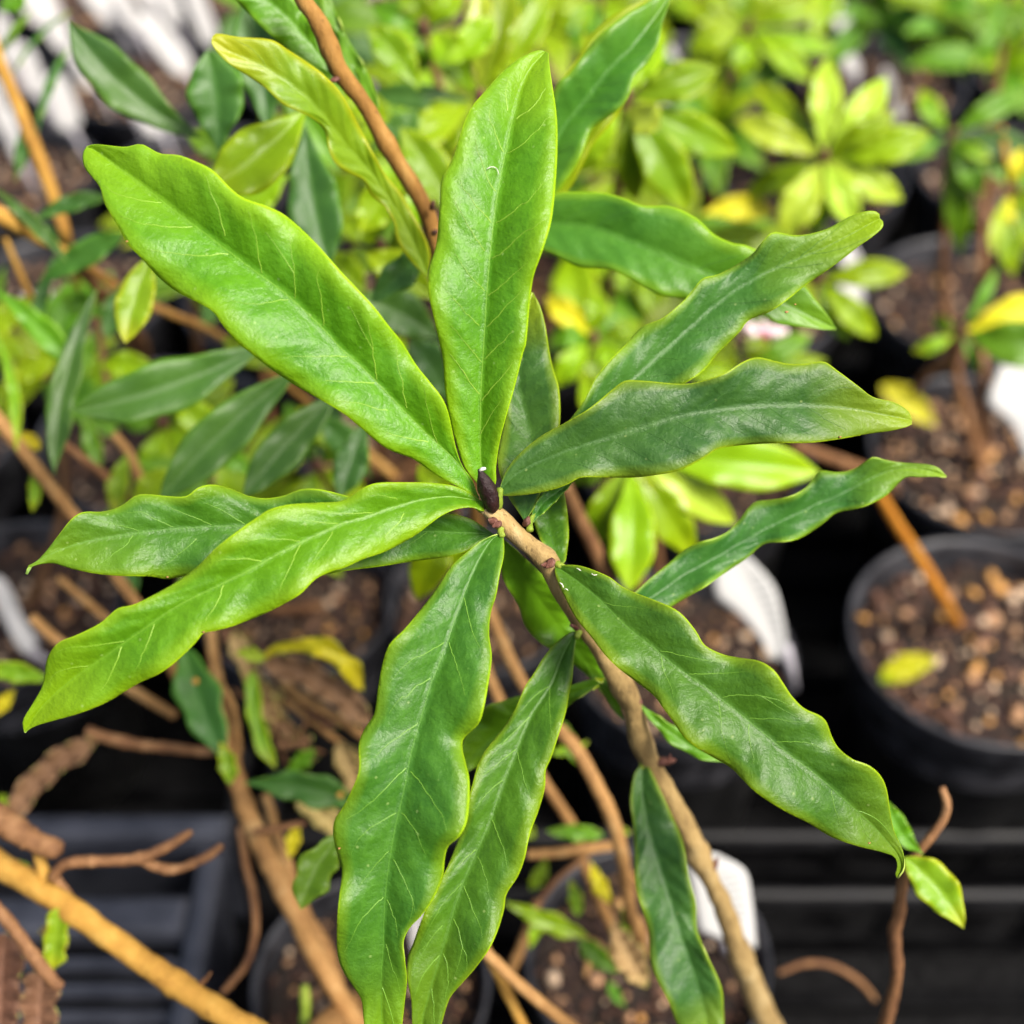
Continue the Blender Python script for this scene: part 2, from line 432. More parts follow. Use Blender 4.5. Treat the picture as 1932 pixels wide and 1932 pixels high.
class Leaf:
    """a leaf blade between midrib and two margins, with fold, bulge and waving margins"""

    def __init__(s, M, L, Rr, dep, fold=.25, bulge=.12, wave=0.0018, freq=3.5, n=72, k=9, quilt=.00022, veins=10, seed=0):
        s.rs = np.random.RandomState(seed + 11)
        s.n = n; s.k = k
        m = crom(M, n); a = crom(L, n); b = crom(Rr, n)
        t = np.linspace(0, 1, n)
        d = np.interp(t, np.linspace(0, 1, len(dep)), dep)
        if len(dep) > 2:
            d = crom([(i, v) for i, v in zip(np.linspace(0, 1, len(dep)), dep)], n)[:, 1]
        U = np.linspace(0, 1, k + 1)
        U = 1 - (1 - U) ** 1.15
        U = np.concatenate([-U[::-1], U[1:]])
        s.U = U; s.T = t
        X = np.zeros((n, len(U))); Y = X.copy(); D = X.copy()
        ph = s.rs.rand(4) * 6.28
        env = np.sin(np.pi * np.clip(t, 0, 1)) ** .6
        for j, u in enumerate(U):
            e = a if u < 0 else b
            q = abs(u)
            X[:, j] = m[:, 0] * (1 - q) + e[:, 0] * q
            Y[:, j] = m[:, 1] * (1 - q) + e[:, 1] * q
            wpx = np.hypot(e[:, 0] - m[:, 0], e[:, 1] - m[:, 1])
            wm = wpx / 966 * TAN * d
            sd_ = 0 if u < 0 else 1
            fo = fold[sd_] if isinstance(fold, tuple) else fold
            off = -(fo * 1.25 + .08) * wm * q
            off += -bulge * .38 * wm * (np.sin(np.pi * q ** .85))
            off += (.05 + fo * .18) * wm * (max(0, q - .78) / .22) ** 1.6
            wv = np.sin(2 * np.pi * freq * t + ph[sd_]) + .45 * np.sin(2 * np.pi * freq * 1.9 * t + ph[sd_ + 2])
            off += wave * env * q ** 1.7 * wv
            nv = 13
            off += -quilt * env * np.sin(np.pi * min(1, q)) * np.sin(2 * np.pi * (nv * (t - .11 * q) + (.3 if u < 0 else 0)))
            D[:, j] = d + off
        s.X, s.Y, s.D = X, Y, D
        s.P = at_np(X, Y, D)
        s.wid = np.hypot(a[:, 0] - b[:, 0], a[:, 1] - b[:, 1])

    def S(s, u, t):
        """surface point, vector inputs"""
        fi = np.interp(t, s.T, np.arange(s.n)); fj = np.interp(u, s.U, np.arange(len(s.U)))
        i0 = np.clip(fi.astype(int), 0, s.n - 2); j0 = np.clip(fj.astype(int), 0, len(s.U) - 2)
        a = (fi - i0)[:, None]; b = (fj - j0)[:, None]
        P = s.P
        return (P[i0, j0] * (1 - a) + P[i0 + 1, j0] * a) * (1 - b) + (P[i0, j0 + 1] * (1 - a) + P[i0 + 1, j0 + 1] * a) * b

    def build(s, parent, mat, name='leaf', thick=.00035, label=None, under=True):
        n, c = s.P.shape[:2]
        V = s.P.reshape(-1, 3)
        F = []
        for i in range(n - 1):
            for j in range(c - 1):
                a = i * c + j
                F.append((a, a + 1, a + c + 1, a + c))
        # make faces look at the camera side
        i, j = n // 2, c // 2
        nr = np.cross(s.P[i, j + 1] - s.P[i, j], s.P[i + 1, j] - s.P[i, j])
        if nr.dot(CA - s.P[i, j]) < 0: F = [f[::-1] for f in F]
        o = link_mesh(name, V, F, [mat, UNDER if under else mat, RIM if under else mat], parent, V[c // 2])
        me = o.data
        uvl = me.uv_layers.new(name='UVMap')
        li = np.zeros(len(me.loops), dtype=int); me.loops.foreach_get('vertex_index', li)
        uu = (s.U[li % c] + 1) / 2; tt = s.T[li // c]
        uvl.data.foreach_set('uv', np.stack([uu, tt], 1).ravel())
        md = o.modifiers.new('thickness', 'SOLIDIFY')
        md.thickness = thick; md.offset = -1
        md.material_offset = 1; md.material_offset_rim = 2
        if label: o['label'] = label
        s.obj = o
        return s

    def veins(s, mat, nv=11, wmm=.16, reach=(.55, .9), slope=.13, both=True, t0=.1, t1=.92, keep=.9):
        rs = s.rs
        V, F = [], []

        FM = []

        def ribbon(u, t, wd, lift=.00010, mi=0):
            C = s.S(u, t)
            T = np.gradient(C, axis=0)
            view = CA - C
            view /= np.linalg.norm(view, axis=1)[:, None]
            side = np.cross(T, view)
            side /= (np.linalg.norm(side, axis=1)[:, None] + 1e-12)
            b0 = len(V)
            for i in range(len(C)):
                V.append(C[i] + side[i] * wd[i] + view[i] * .00002)
                V.append(C[i] + view[i] * (lift + wd[i] * .35))
                V.append(C[i] - side[i] * wd[i] + view[i] * .00002)
            for i in range(len(C) - 1):
                a = b0 + i * 3
                F.append((a, a + 3, a + 4, a + 1)); F.append((a + 1, a + 4, a + 5, a + 2))
                FM.extend((mi, mi))
        for sg in (-1, 1):
            for q in range(12):
                if rs.rand() > keep * .97: continue
                a = (q + 1.75 - (.3 / 6.283 if sg < 0 else 0)) / 13 + rs.randn() * .005
                if a > .86: continue
                r1 = (.62 + .28 * rs.rand())
                r0 = .04 + (.25 * rs.rand() if rs.rand() < .3 else 0)
                N = 26
                u = np.linspace(r0, r1, N)
                sl_ = .11 * (.92 + .2 * rs.rand())
                wob = np.cumsum(rs.randn(N) * .0009); wob -= wob[0]
                wob2 = np.interp(np.arange(N), np.linspace(0, N - 1, 7), rs.randn(7) * .0045)
                t = a + sl_ * (u ** 1.1) * (1 + .15 * u) + wob + wob2 * u
                wd = np.linspace(1, .35, N) * wmm * .001 * (.6 + .5 * rs.rand()) * .5
                ribbon(u * sg, np.clip(t, 0, .985), wd)
                if rs.rand() < .16:      # a fork
                    k0 = int(N * (.35 + .3 * rs.rand()))
                    M_ = N - k0
                    uu = np.linspace(u[k0], min(.85, u[k0] + .25), 12)
                    tt = t[k0] + (.03 if rs.rand() < .5 else .085) * (uu - u[k0]) / .25 * 1.0
                    ribbon(uu * sg, np.clip(tt, 0, .985), np.linspace(.7, .3, 12) * wmm * .0005 * .8)
        # midrib
        N = 90
        t = np.linspace(.01, .97, N)
        ribbon(np.zeros(N), t, np.linspace(.75, .25, N) * wmm * .0007, .00001, 1)
        o = link_mesh('leaf_veins', V, F, [mat, MIDRIB[mat.name]], s.obj, V[0], fm=FM)
        return s


def tube(name, pts, mat, parent, seg=14, lump=.06, n=None, knots=(), seed=1, cap=True):
    """pts: (x, y, depth, width in picture units)"""
    P = crom([(p[0], p[1], p[2], p[3]) for p in pts], n or max(24, 12 * len(pts)))
    C = at_np(P[:, 0], P[:, 1], P[:, 2])
    rad = P[:, 3] / 2 / 966 * TAN * P[:, 2]
    return tube3(name, C, rad, mat, parent, seg, lump, knots, seed, cap)


def tube3(name, C, rad, mat, parent, seg=14, lump=.06, knots=(), seed=1, cap=True):
    C = np.asarray([tuple(c) for c in C]); n = len(C)
    rad = np.asarray(rad, float)
    T = np.gradient(C, axis=0); T /= np.linalg.norm(T, axis=1)[:, None]
    a = np.cross(T[0], (0.3, .9, .1)); a /= np.linalg.norm(a)
    V, F = [], []
    for i in range(n):
        a = a - T[i] * a.dot(T[i]); a /= np.linalg.norm(a)
        b = np.cross(T[i], a)
        kk = 1.0
        for kp, ks in knots:
            kk += ks * math.exp(-((i / (n - 1) - kp) / .018) ** 2)
        for j in range(seg):
            th = 2 * math.pi * j / seg
            d = a * math.cos(th) + b * math.sin(th)
            r = rad[i] * kk
            q = C[i] / max(1e-5, rad.mean()) * .5
            r *= 1 + lump * mnoise.noise(Vector((q[0] + d[0] * .8 + seed, q[1] + d[1] * .8, q[2] + d[2] * .8))) + lump * .45 * mnoise.noise(Vector((q[0] * 3 + d[0] * 2.5, q[1] * 3 + d[1] * 2.5 + seed, q[2] * 3 + d[2] * 2.5)))
            V.append(C[i] + d * r)
    for i in range(n - 1):
        for j in range(seg):
            k = (j + 1) % seg
            F.append((i * seg + j, i * seg + k, (i + 1) * seg + k, (i + 1) * seg + j))
    if cap:
        V.append(C[0] - T[0] * rad[0] * .4); V.append(C[-1] + T[-1] * rad[-1] * .5)
        for j in range(seg):
            k = (j + 1) % seg
            F.append((len(V) - 2, k, j)); F.append((len(V) - 1, (n - 1) * seg + j, (n - 1) * seg + k))
    return link_mesh(name, V, F, mat, parent, C[0])


def qleaf(parent, b, t, wpx, tone, bend=0, sag=0, wav=.06, fold=.25, asym=1.0, prof='obov', seed=None, wave=.0007, name='leaf', label=None, freq=3, mid=None):
    """leaf from base (x, y, d) to tip (x, y, d), half width in picture units"""
    seed = seed if seed is not None else int(abs(b[0] * 7 + b[1] * 3 + t[0] * 5 + t[1])) % 9999
    rs = np.random.RandomState(seed)
    B = np.array(b[:2], float); Tt = np.array(t[:2], float)
    dr = Tt - B; ln = np.linalg.norm(dr); dr /= ln
    pe = np.array((-dr[1], dr[0]))
    s = np.linspace(0, 1, 13)
    if mid is not None:
        Mc = crom([b[:2]] + list(mid) + [t[:2]], 13)
    else:
        Mc = B + np.outer(s, dr * ln) + np.outer(4 * s * (1 - s) * bend, pe)
    if prof == 'obov':
        w = np.sin(np.pi * s ** 1.25) ** .85
        w = np.where(s > .97, w, np.maximum(w, .05))
    elif prof == 'ov':
        w = np.sin(np.pi * s ** .85) ** .9
    elif prof == 'strip':
        w = np.minimum(1, 8 * s * 1.0 + .1) * np.minimum(1, 6 * (1 - s) + .05)
    else:
        w = np.sin(np.pi * s) ** .8
    w[0] = .03; w[-1] = 0.0
    ph = rs.rand(2) * 6.28
    tn = np.gradient(Mc, axis=0); tn /= np.linalg.norm(tn, axis=1)[:, None]
    nn = np.stack([-tn[:, 1], tn[:, 0]], 1)
    wl = w * wpx * asym * (1 + wav * 2 * np.sin(2 * np.pi * freq * s + ph[0]))
    wr = w * wpx / asym * (1 + wav * 2 * np.sin(2 * np.pi * freq * s + ph[1]))
    L = Mc + nn * wl[:, None]; Rr = Mc - nn * wr[:, None]
    L[-1] = Rr[-1] = Mc[-1]
    dry = tone in ('dead', 'tanl')
    lf = Leaf(Mc, L, Rr, [b[2], (b[2] + t[2]) / 2 - sag, t[2]], fold=.7 if dry else fold, wave=.0026 if dry else wave, n=60 if dry else 34, k=7 if dry else 5,
              quilt=.0006 if dry else 0, seed=seed, freq=6 if dry else freq)
    lf.build(parent, LM[tone], name=name, label=label)
    return lf


# ------------------------------------------------------------------ ground, trays, pots
def box(V, F, x0, x1, y0, y1, z0, z1, bev=0.0):
    b = len(V)
    if bev <= 0:
        for z in (z0, z1):
            V += [(x0, y0, z), (x1, y0, z), (x1, y1, z), (x0, y1, z)]
        F += [(b, b + 3, b + 2, b + 1), (b + 4, b + 5, b + 6, b + 7)]
        for i in range(4):
            j = (i + 1) % 4
            F.append((b + i, b + j, b + 4 + j, b + 4 + i))
        return
    # bevelled top edges
    lv = [(0, z0), (0, z1 - bev), (bev * .3, z1 - bev * .3), (bev, z1)]
    for ins, z in lv:
        V += [(x0 + ins, y0 + ins, z), (x1 - ins, y0 + ins, z), (x1 - ins, y1 - ins, z), (x0 + ins, y1 - ins, z)]
    for k in range(3):
        for i in range(4):
            j = (i + 1) % 4
            F.append((b + 4 * k + i, b + 4 * k + j, b + 4 * k + 4 + j, b + 4 * k + 4 + i))
    F += [(b, b + 3, b + 2, b + 1), (b + 12, b + 13, b + 14, b + 15)]


V, F = [], []
NG = 40
for i in range(NG + 1):
    for j in range(NG + 1):
        x = -6 + 12 * i / NG; y = -4 + 14 * j / NG
        V.append((x, y, .004 * mnoise.noise(Vector((x * 3, y * 3, 0))) - .004))
for i in range(NG):
    for j in range(NG):
        a = i * (NG + 1) + j
        F.append((a, a + NG + 1, a + NG + 2, a + 1))
g = link_mesh('ground', V, F, M_GROUND)
tag(g, kind='structure')


def tray(x0, x1, y0, y1, h, mat, label, grp='black plastic carry trays under the pots'):
    t = empty('carry_tray', ((x0 + x1) / 2, (y0 + y1) / 2, 0.002), label, 'tray', grp)
    w = .0065
    for (a, b, c, d) in ((x0, x1, y0, y0 + w), (x0, x1, y1 - w, y1), (x0, x0 + w, y0 + w + .0005, y1 - w - .0005), (x1 - w, x1, y0 + w + .0005, y1 - w - .0005)):
        V, F = [], []
        box(V, F, a, b, c, d, h - .008, h, .003)
        link_mesh('rim_rail', V, F, M_RAIL, t, ((a + b) / 2, (c + d) / 2, h), smooth=False)
    # walls with gaps
    V, F = [], []
    x = x0 + .004
    while x < x1 - .02:
        for yy in (y0 + .004, y1 - .007):
            box(V, F, x, x + .010, yy, yy + .003, .004, h - .0085)
        x += .065
    y = y0 + .02
    while y < y1 - .02:
        for xx in (x0 + .004, x1 - .007):
            box(V, F, xx, xx + .003, y, y + .010, .004, h - .0085)
        y += .065
    for yy in (y0 + .0035, y1 - .0075):
        box(V, F, x0 + .01, x1 - .01, yy, yy + .004, .004, .016)
    link_mesh('wall_post', V, F, mat, t, (x0, y0, .01), smooth=False)
    # bottom slats
    me = None
    y = y0 + .014
    while y < y1 - .014:
        if me is None:
            V, F = [], []
            box(V, F, x0 + .01, x1 - .01, y, y + .007, .004, .008, .001)
            o = link_mesh('slat', V, F, mat, t, ((x0 + x1) / 2, y, .004), smooth=False)
            me = o
        else:
            o = me.copy(); COL.objects.link(o); o.parent = t
            o.location = me.location.copy(); o.location.y = y - t.location.y
        y += .036
    return t


tray(-.115, .35, .345, .66, .050, M_TRAY, 'black plastic carry tray under the two soil filled pots at the right')
tray(-.100, .35, .02, .322, .050, M_TRAY, 'black plastic carry tray at the bottom right, with the labelled pot in it')
tray(-.60, -.125, .345, .66, .050, M_TRAY, 'black plastic carry tray behind the bare twigs at the lower left')
tray(-.60, -.125, .68, 1.0, .050, M_TRAY, 'black plastic carry tray under the far left pots with many white tags')
tray(-.115, .35, .68, 1.0, .050, M_TRAY, 'black plastic carry tray under the far middle pots of lime leaved plants')
tray(.36, .84, .345, .66, .050, M_TRAY, 'black plastic carry tray at the right edge of the picture')

# empty slotted tray at the lower left
t = empty('slotted_tray', (-.26, .25, .002), 'empty slotted grey black plastic tray with long bars at the lower left', 'tray')
for (a, b, c, d, z, nm) in ((-.46, -.122, .326, .338, .082, 'rim_rail'), (-.46, -.136, .2880, .3055, .070, 'cross_band'),
                            (-.46, -.136, .2760, .2790, .066, 'cross_bar'), (-.46, -.136, .2660, .2690, .063, 'cross_bar'), (-.46, -.136, .2560, .2600, .060, 'cross_bar'),
                            (-.1345, -.124, .10, .325, .074, 'side_rail'), (-.46, -.122, .088, .0995, .078, 'rim_rail')):
    V, F = [], []
    box(V, F, a, b, c, d, z - .012, z, .003)
    link_mesh(nm, V, F, M_TRAYG, t, ((a + b) / 2, (c + d) / 2, z), smooth=False)
V, F = [], []
box(V, F, -.46, -.123, .331, .334, .004, .0695)
box(V, F, -.46, -.123, .0935, .0965, .004, .0655)
box(V, F, -.130, -.127, .101, .32, .004, .0615)
link_mesh('tray_wall', V, F, M_TRAYG, t, (-.3, .33, .03), smooth=False)
proto = None
for i in range(22):
    x = -.455 + i * .0148
    if proto is None:
        V, F = [], []
        box(V, F, x, x + .0045, .10, .2545, .040, .050, .001)
        proto = link_mesh('slat', V, F, M_TRAYG, t, (x, .17, .045), smooth=False)
    else:
        o = proto.copy(); COL.objects.link(o); o.parent = t
        o.location = proto.location.copy(); o.location.x = x - t.location.x

# pot prototype (radius .06, rim at z = .13)
rsp = np.random.RandomState(3)


def lathe(prof, seg=72, z=0):
    V, F = [], []
    n = len(prof)
    for j in range(seg):
        a = 2 * math.pi * j / seg
        for r, zz in prof:
            V.append((r * math.cos(a), r * math.sin(a), zz))
    for j in range(seg):
        k = (j + 1) % seg
        for i in range(n - 1):
            F.append((j * n + i, k * n + i, k * n + i + 1, j * n + i + 1))
    return V, F


POTPROF = [(0.001, .006), (.043, .006), (.046, .010), (.0545, .108), (.0575, .110), (.0580, .113), (.0592, .127), (.0598, .1295), (.0588, .1303),
           (.0570, .1296), (.0562, .127), (.0545, .1), (.0535, .09)]


def soil_mesh(seed):
    V, F = [], []
    nr, ns = 22, 56
    V.append((0, 0, .117))
    for i in range(1, nr + 1):
        r = .0552 * i / nr
        for j in range(ns):
            a = 2 * math.pi * j / ns
            x, y = r * math.cos(a), r * math.sin(a)
            z = .1165 + .003 * mnoise.noise(Vector((x * 60 + seed, y * 60, 0))) + .0022 * mnoise.noise(Vector((x * 250 + seed, y * 250, 3)))
            V.append((x, y, z - (.003 if i == nr else 0)))
    for j in range(ns):
        k = (j + 1) % ns
        F.append((0, 1 + j, 1 + k))
        for i in range(nr - 1):
            a = 1 + i * ns
            F.append((a + j, a + ns + j, a + ns + k, a + k))
    return V, F


def chips(seed, count, rr, big=1.0):
    rs = np.random.RandomState(seed)
    ico = [(0, 0, 1), (.89, 0, .45), (.28, .85, .45), (-.72, .53, .45), (-.72, -.53, .45), (.28, -.85, .45),
           (.72, .53, -.45), (-.28, .85, -.45), (-.89, 0, -.45), (-.28, -.85, -.45), (.72, -.53, -.45), (0, 0, -1)]
    tri = [(0, 1, 2), (0, 2, 3), (0, 3, 4), (0, 4, 5), (0, 5, 1), (1, 6, 2), (2, 7, 3), (3, 8, 4), (4, 9, 5), (5, 10, 1),
           (2, 6, 7), (3, 7, 8), (4, 8, 9), (5, 9, 10), (1, 10, 6), (11, 7, 6), (11, 8, 7), (11, 9, 8), (11, 10, 9), (11, 6, 10)]
    V, F, fm = [], [], []
    for c in range(count):
        r = rr * math.sqrt(rs.rand()); a = rs.rand() * 6.283
        s = (.0009 + .0024 * rs.rand() ** 2.0) * big
        sc = (s * (.7 + .7 * rs.rand()), s * (.7 + .7 * rs.rand()), s * (.5 + .4 * rs.rand()))
        b = len(V); ca, sa = math.cos(a * 5), math.sin(a * 5)
        for v in ico:
            q = 1 + .35 * (rs.rand() - .5)
            x, y, z = v[0] * sc[0] * q, v[1] * sc[1] * q, v[2] * sc[2] * q
            V.append((r * math.cos(a) + x * ca - y * sa, r * math.sin(a) + x * sa + y * ca, .1175 + s * .25 + z))
        mi = rs.choice(4, p=[.20, .10, .65, .05])
        F += [(b + i, b + j, b + k) for i, j, k in tri]
        fm += [mi] * 20
    return V, F, fm


PV, PF = lathe(POTPROF[:6])
RV, RF = lathe([(.0577, .1125)] + POTPROF[5:])
POTS = {}
_p = {}


def pot(x, y, r, label, variant=0, grp='black nursery pots standing in the trays'):
    key = variant
    rt = empty('nursery_pot', (x, y, .006), label, 'pot', grp)
    if key not in _p:
        a = link_mesh('pot_wall', PV, PF, M_POT, rt)
        a2 = link_mesh('pot_rim', RV, RF, M_RIMP, rt)
        sv, sf = soil_mesh(variant * 3.3)
        b = link_mesh('soil', sv, sf, M_SOIL, rt)
        cv, cf, fm = chips(variant + 5, [330, 300, 240][variant % 3], .053, [1.15, 1.0, .9][variant % 3])
        c = link_mesh('bark_chips', cv, cf, M_CHIP, rt, fm=fm)
        c['kind'] = 'stuff'
        _p[key] = (a, a2, b, c)
        for q in (a, a2, b, c): q.location = (0, 0, -.006)
    else:
        for q in _p[key]:
            o = q.copy(); COL.objects.link(o); o.parent = rt; o.location = (0, 0, -.006)
            o.rotation_euler.z = random.random() * 6
    s = r / .06
    rt.scale = (s, s, 1)
    POTS[(round(x, 3), round(y, 3))] = rt
    return rt


def pxpot(px, py, r, label, variant=0):
    p = on(px, py, .130)
    return pot(p.x, p.y, r, label, variant)


pxpot(905, 1130, .043, 'black pot half hidden behind the down pointing leaf, small pale chips on its soil', 1)
pxpot(1290, 1230, .049, 'black pot with the curved white tag at its right rim', 1)
pxpot(1862, 1200, .0605, 'black pot at the right with orange stick and fallen yellow green leaf on its soil', 0)
pxpot(1868, 850, .0600, 'black soil filled pot behind the pot with the orange stick', 0)
pxpot(1840, 560, .0600, 'black pot under the green whorl of leaves at the upper right', 2)
pxpot(1222, 1800, .045, 'black pot at the bottom with the upright white tag inside its rim', 1)
pxpot(700, 1850, .043, 'black pot at the bottom between slotted tray and hanging leaves', 2)
pxpot(20, 1130, .050, 'black pot at the left edge with orange chips and white tags', 1)
pxpot(560, 1130, .045, 'empty looking black pot below the long left pointing leaf', 2)
for i, (x, y) in enumerate(((.345, .395), (-.31, .53), (-.18, .53), (-.05, .53), (.09, .52), (.37, .52))):
    pot(x, y, .0600, ['black pot beyond the right edge, second row', 'black pot under the blurred narrow leaves at the left', 'black pot behind the thin brown stems at the left',
                      'black pot hidden behind the upright centre leaf', 'black pot under the lime whorl at the middle right', 'black pot at the far right of the second row'][i], i % 3)
k = 0
for yy, off in ((.650, 0), (.775, .06), (.90, 0), (1.03, .06), (1.16, 0)):
    for i in range(-5, 6):
        x = i * .127 + off
        if yy == .650 and x > .13 and x < .38: continue
        if abs(x) > .15 + yy * .42: continue
        pot(x, yy, .0600, 'far black nursery pot of the rear rows under blurred leaves', k % 3, 'black nursery pots in the rear rows')
        k += 1


# ------------------------------------------------------------------ the plant in front
mp_base = at(1450, 1932, .405)
soil_pt = Vector((.098, .150, .118))
pot(.100, .140, .055, 'black pot below the lower edge in which the whorled shrub stands', 2)
MAIN = empty('daphne_shrub', soil_pt, 'in focus shrub with a whorl of long wavy glossy green leaves around a dark bud', 'shrub')
tube('stem', [(916, 955, .2765, 31), (950, 985, .2785, 34), (980, 1012, .281, 34), (1032, 1058, .286, 38), (1060, 1118, .291, 34), (1112, 1197, .300, 30),
              (1152, 1262, .309, 34), (1186, 1318, .317, 40), (1212, 1405, .327, 38), (1246, 1472, .336, 36), (1294, 1562, .348, 40), (1336, 1650, .360, 36),
              (1366, 1714, .370, 38), (1398, 1804, .385, 42), (1446, 1925, .405, 50), (1500, 2060, .425, 56)],
     BK['main'], MAIN, seg=20, lump=.16, n=170, knots=((.03, .12), (.115, .22), (.225, .25), (.34, .30), (.43, .18), (.62, .28), (.78, .15)), seed=3)
e = at(1500, 2060, .425)
tube3('stem_foot', [e, (e + soil_pt) / 2 + Vector((.004, .002, 0)), soil_pt - Vector((0, 0, .008))], [.0045, .005, .006], BK['main'], MAIN, seg=16, lump=.15)

# terminal bud
bud = tube('bud', [(926, 962, .2757, 20), (929, 948, .2745, 31), (921, 928, .2735, 35), (913, 908, .2725, 29), (908, 895, .272, 15), (903, 886, .2718, 6)], BK['bud'], MAIN, seg=16, lump=.25, n=24)
tube('bud_tip', [(905, 888, .2716, 5), (910, 885, .2713, 8), (916, 884, .271, 5)], BK['wht'], bud, seg=10, n=8)
tube('bud_scale', [(931, 958, .2748, 10), (934, 940, .2733, 15), (925, 918, .2724, 10), (917, 905, .272, 3)], BK['bud'], bud, seg=10, n=14, lump=.3)
tube('bud_scale', [(917, 958, .2752, 8), (914, 938, .2735, 14), (908, 918, .2722, 9), (906, 904, .272, 3)], BK['bud'], bud, seg=10, n=14, lump=.3)
for (x, y, d, s, dx, dy) in ((930, 984, .2765, 16, -8, -4), (938, 990, .2762, 12, -9, 4), (994, 984, .2795, 13, 4, -9), (1038, 1063, .2825, 15, -7, 8), (1030, 1066, .2825, 11, -8, 0),
                             (1086, 1181, .2965, 15, -10, -2), (1098, 1178, .297, 11, 6, -6), (1203, 1322, .318, 15, 8, 4), (1250, 1438, .3305, 17, 24, -4), (1262, 1434, .330, 9, 3, -10),
                             (1348, 1632, .357, 12, 6, -14)):
    tube('bud_scale', [(x - dx * .5, y - dy * .5, d + .001, s), (x, y, d - .0008, s * 1.1), (x + dx, y + dy, d - .0016, s * .35)], BK['scar'], MAIN, seg=10, lump=.35, n=8, seed=x)
for (pts) in ([(952, 992, .278, 14), (944, 1000, .277, 13), (948, 1012, .2762, 12)], [(938, 955, .277, 22), (940, 940, .2755, 19), (944, 922, .2745, 12)],
              [(910, 962, .2775, 15), (897, 953, .277, 12), (880, 940, .2765, 8)], [(1000, 1000, .280, 14), (1000, 985, .2815, 11), (1008, 968, .283, 7)],
              [(1047, 1062, .2855, 14), (1056, 1066, .2845, 14), (1070, 1074, .2842, 9)], [(1098, 1186, .2985, 14), (1092, 1192, .2965, 15), (1088, 1203, .2955, 12)],
              [(1216, 1420, .329, 16), (1213, 1440, .330, 16), (1213, 1460, .331, 12)]):
    tube('petiole', pts, BK['pet'], MAIN, seg=10, lump=.1, n=9)

rv = lambda q: q[::-1]
b1 = (902, 934)
F1 = Leaf(M=[(905, 940), (863, 873), (813, 826), (763, 776), (713, 723), (672, 682), (646, 660), (602, 612), (535, 551), (468, 502), (401, 451), (334, 401), (267, 348), (217, 311), (180, 284), (163, 277)],
          L=[(905, 940), (901, 933), (890, 903), (873, 880), (860, 843), (846, 779), (833, 749), (813, 723), (786, 689), (759, 646), (730, 610), (700, 572), (646, 515), (602, 465), (568, 431), (535, 404), (501, 388), (461, 374), (434, 354), (401, 321), (361, 301), (334, 292), (301, 289), (267, 272), (234, 277), (180, 272), (163, 277)],
          Rr=[(905, 940), (880, 926), (829, 900), (779, 866), (729, 846), (679, 806), (646, 779), (585, 743), (535, 713), (485, 676), (448, 646), (421, 615), (401, 588), (368, 568), (334, 551), (301, 525), (267, 488), (241, 461), (221, 424), (197, 384), (187, 351), (160, 317), (156, 290), (163, 277)],
          dep=[.2765, .2695, .266, .267, .271], fold=(.34, .22), bulge=.2, wave=0.0019, freq=3.6, n=110, k=11, seed=1).build(MAIN, LM['vivid'], label='broad leaf pointing to the upper left').veins(VEIN['vivid'], 13, .22, slope=.12)
F2 = Leaf(M=rv([(1030, 97), (1000, 130), (980, 174), (963, 241), (950, 307), (936, 384), (926, 468), (920, 535), (913, 646), (908, 729), (906, 813), (908, 880), (919, 928)]),
          L=rv([(1030, 97), (1013, 95), (980, 110), (946, 137), (913, 174), (886, 207), (870, 247), (853, 301), (833, 341), (829, 394), (823, 461), (809, 508), (809, 555), (819, 602), (829, 646), (836, 679), (839, 729), (846, 779), (860, 833), (876, 880), (900, 912), (919, 928)]),
          Rr=rv([(1030, 97), (1035, 99), (1036, 117), (1042, 160), (1050, 214), (1052, 274), (1048, 351), (1040, 418), (1023, 475), (1007, 521), (1000, 568), (993, 646), (987, 666), (973, 723), (957, 779), (943, 833), (936, 880), (935, 913), (919, 928)]),
          dep=[.2775, .272, .269, .271, .277], fold=(.22, .42), bulge=.2, wave=0.0012, freq=2.6, n=110, k=11, seed=2).build(MAIN, LM['vivid'], label='upright leaf pointing to the top of the picture').veins(VEIN['vivid'], 13, .22, slope=-.0 + .11)
F3 = Leaf(M=rv([(1660, 412), (1620, 434), (1554, 468), (1453, 511), (1387, 548), (1336, 588), (1286, 632), (1240, 675), (1180, 730), (1100, 805), (1020, 870), (948, 926)]),
          L=rv([(1660, 412), (1657, 401), (1637, 398), (1604, 408), (1554, 434), (1503, 444), (1460, 438), (1440, 454), (1420, 478), (1387, 501), (1353, 518), (1326, 525), (1306, 548), (1286, 571), (1250, 600), (1210, 617), (1180, 650), (1150, 680), (1125, 710), (1110, 740), (1092, 770), (1050, 820), (1000, 870), (948, 926)]),
          Rr=rv([(1660, 412), (1666, 418), (1664, 431), (1640, 451), (1620, 465), (1587, 491), (1554, 515), (1520, 538), (1487, 565), (1453, 588), (1413, 605), (1397, 625), (1376, 646), (1350, 672), (1330, 697), (1295, 722), (1200, 775), (1100, 850), (1000, 905), (948, 926)]),
          dep=[.280, .286, .291, .291, .288], fold=(.25, .30), bulge=.18, wave=0.0017, freq=4.2, n=110, k=10, seed=3).build(MAIN, LM['cool'], label='narrow wavy leaf pointing to the upper right').veins(VEIN['cool'], 11, .12, keep=.7)
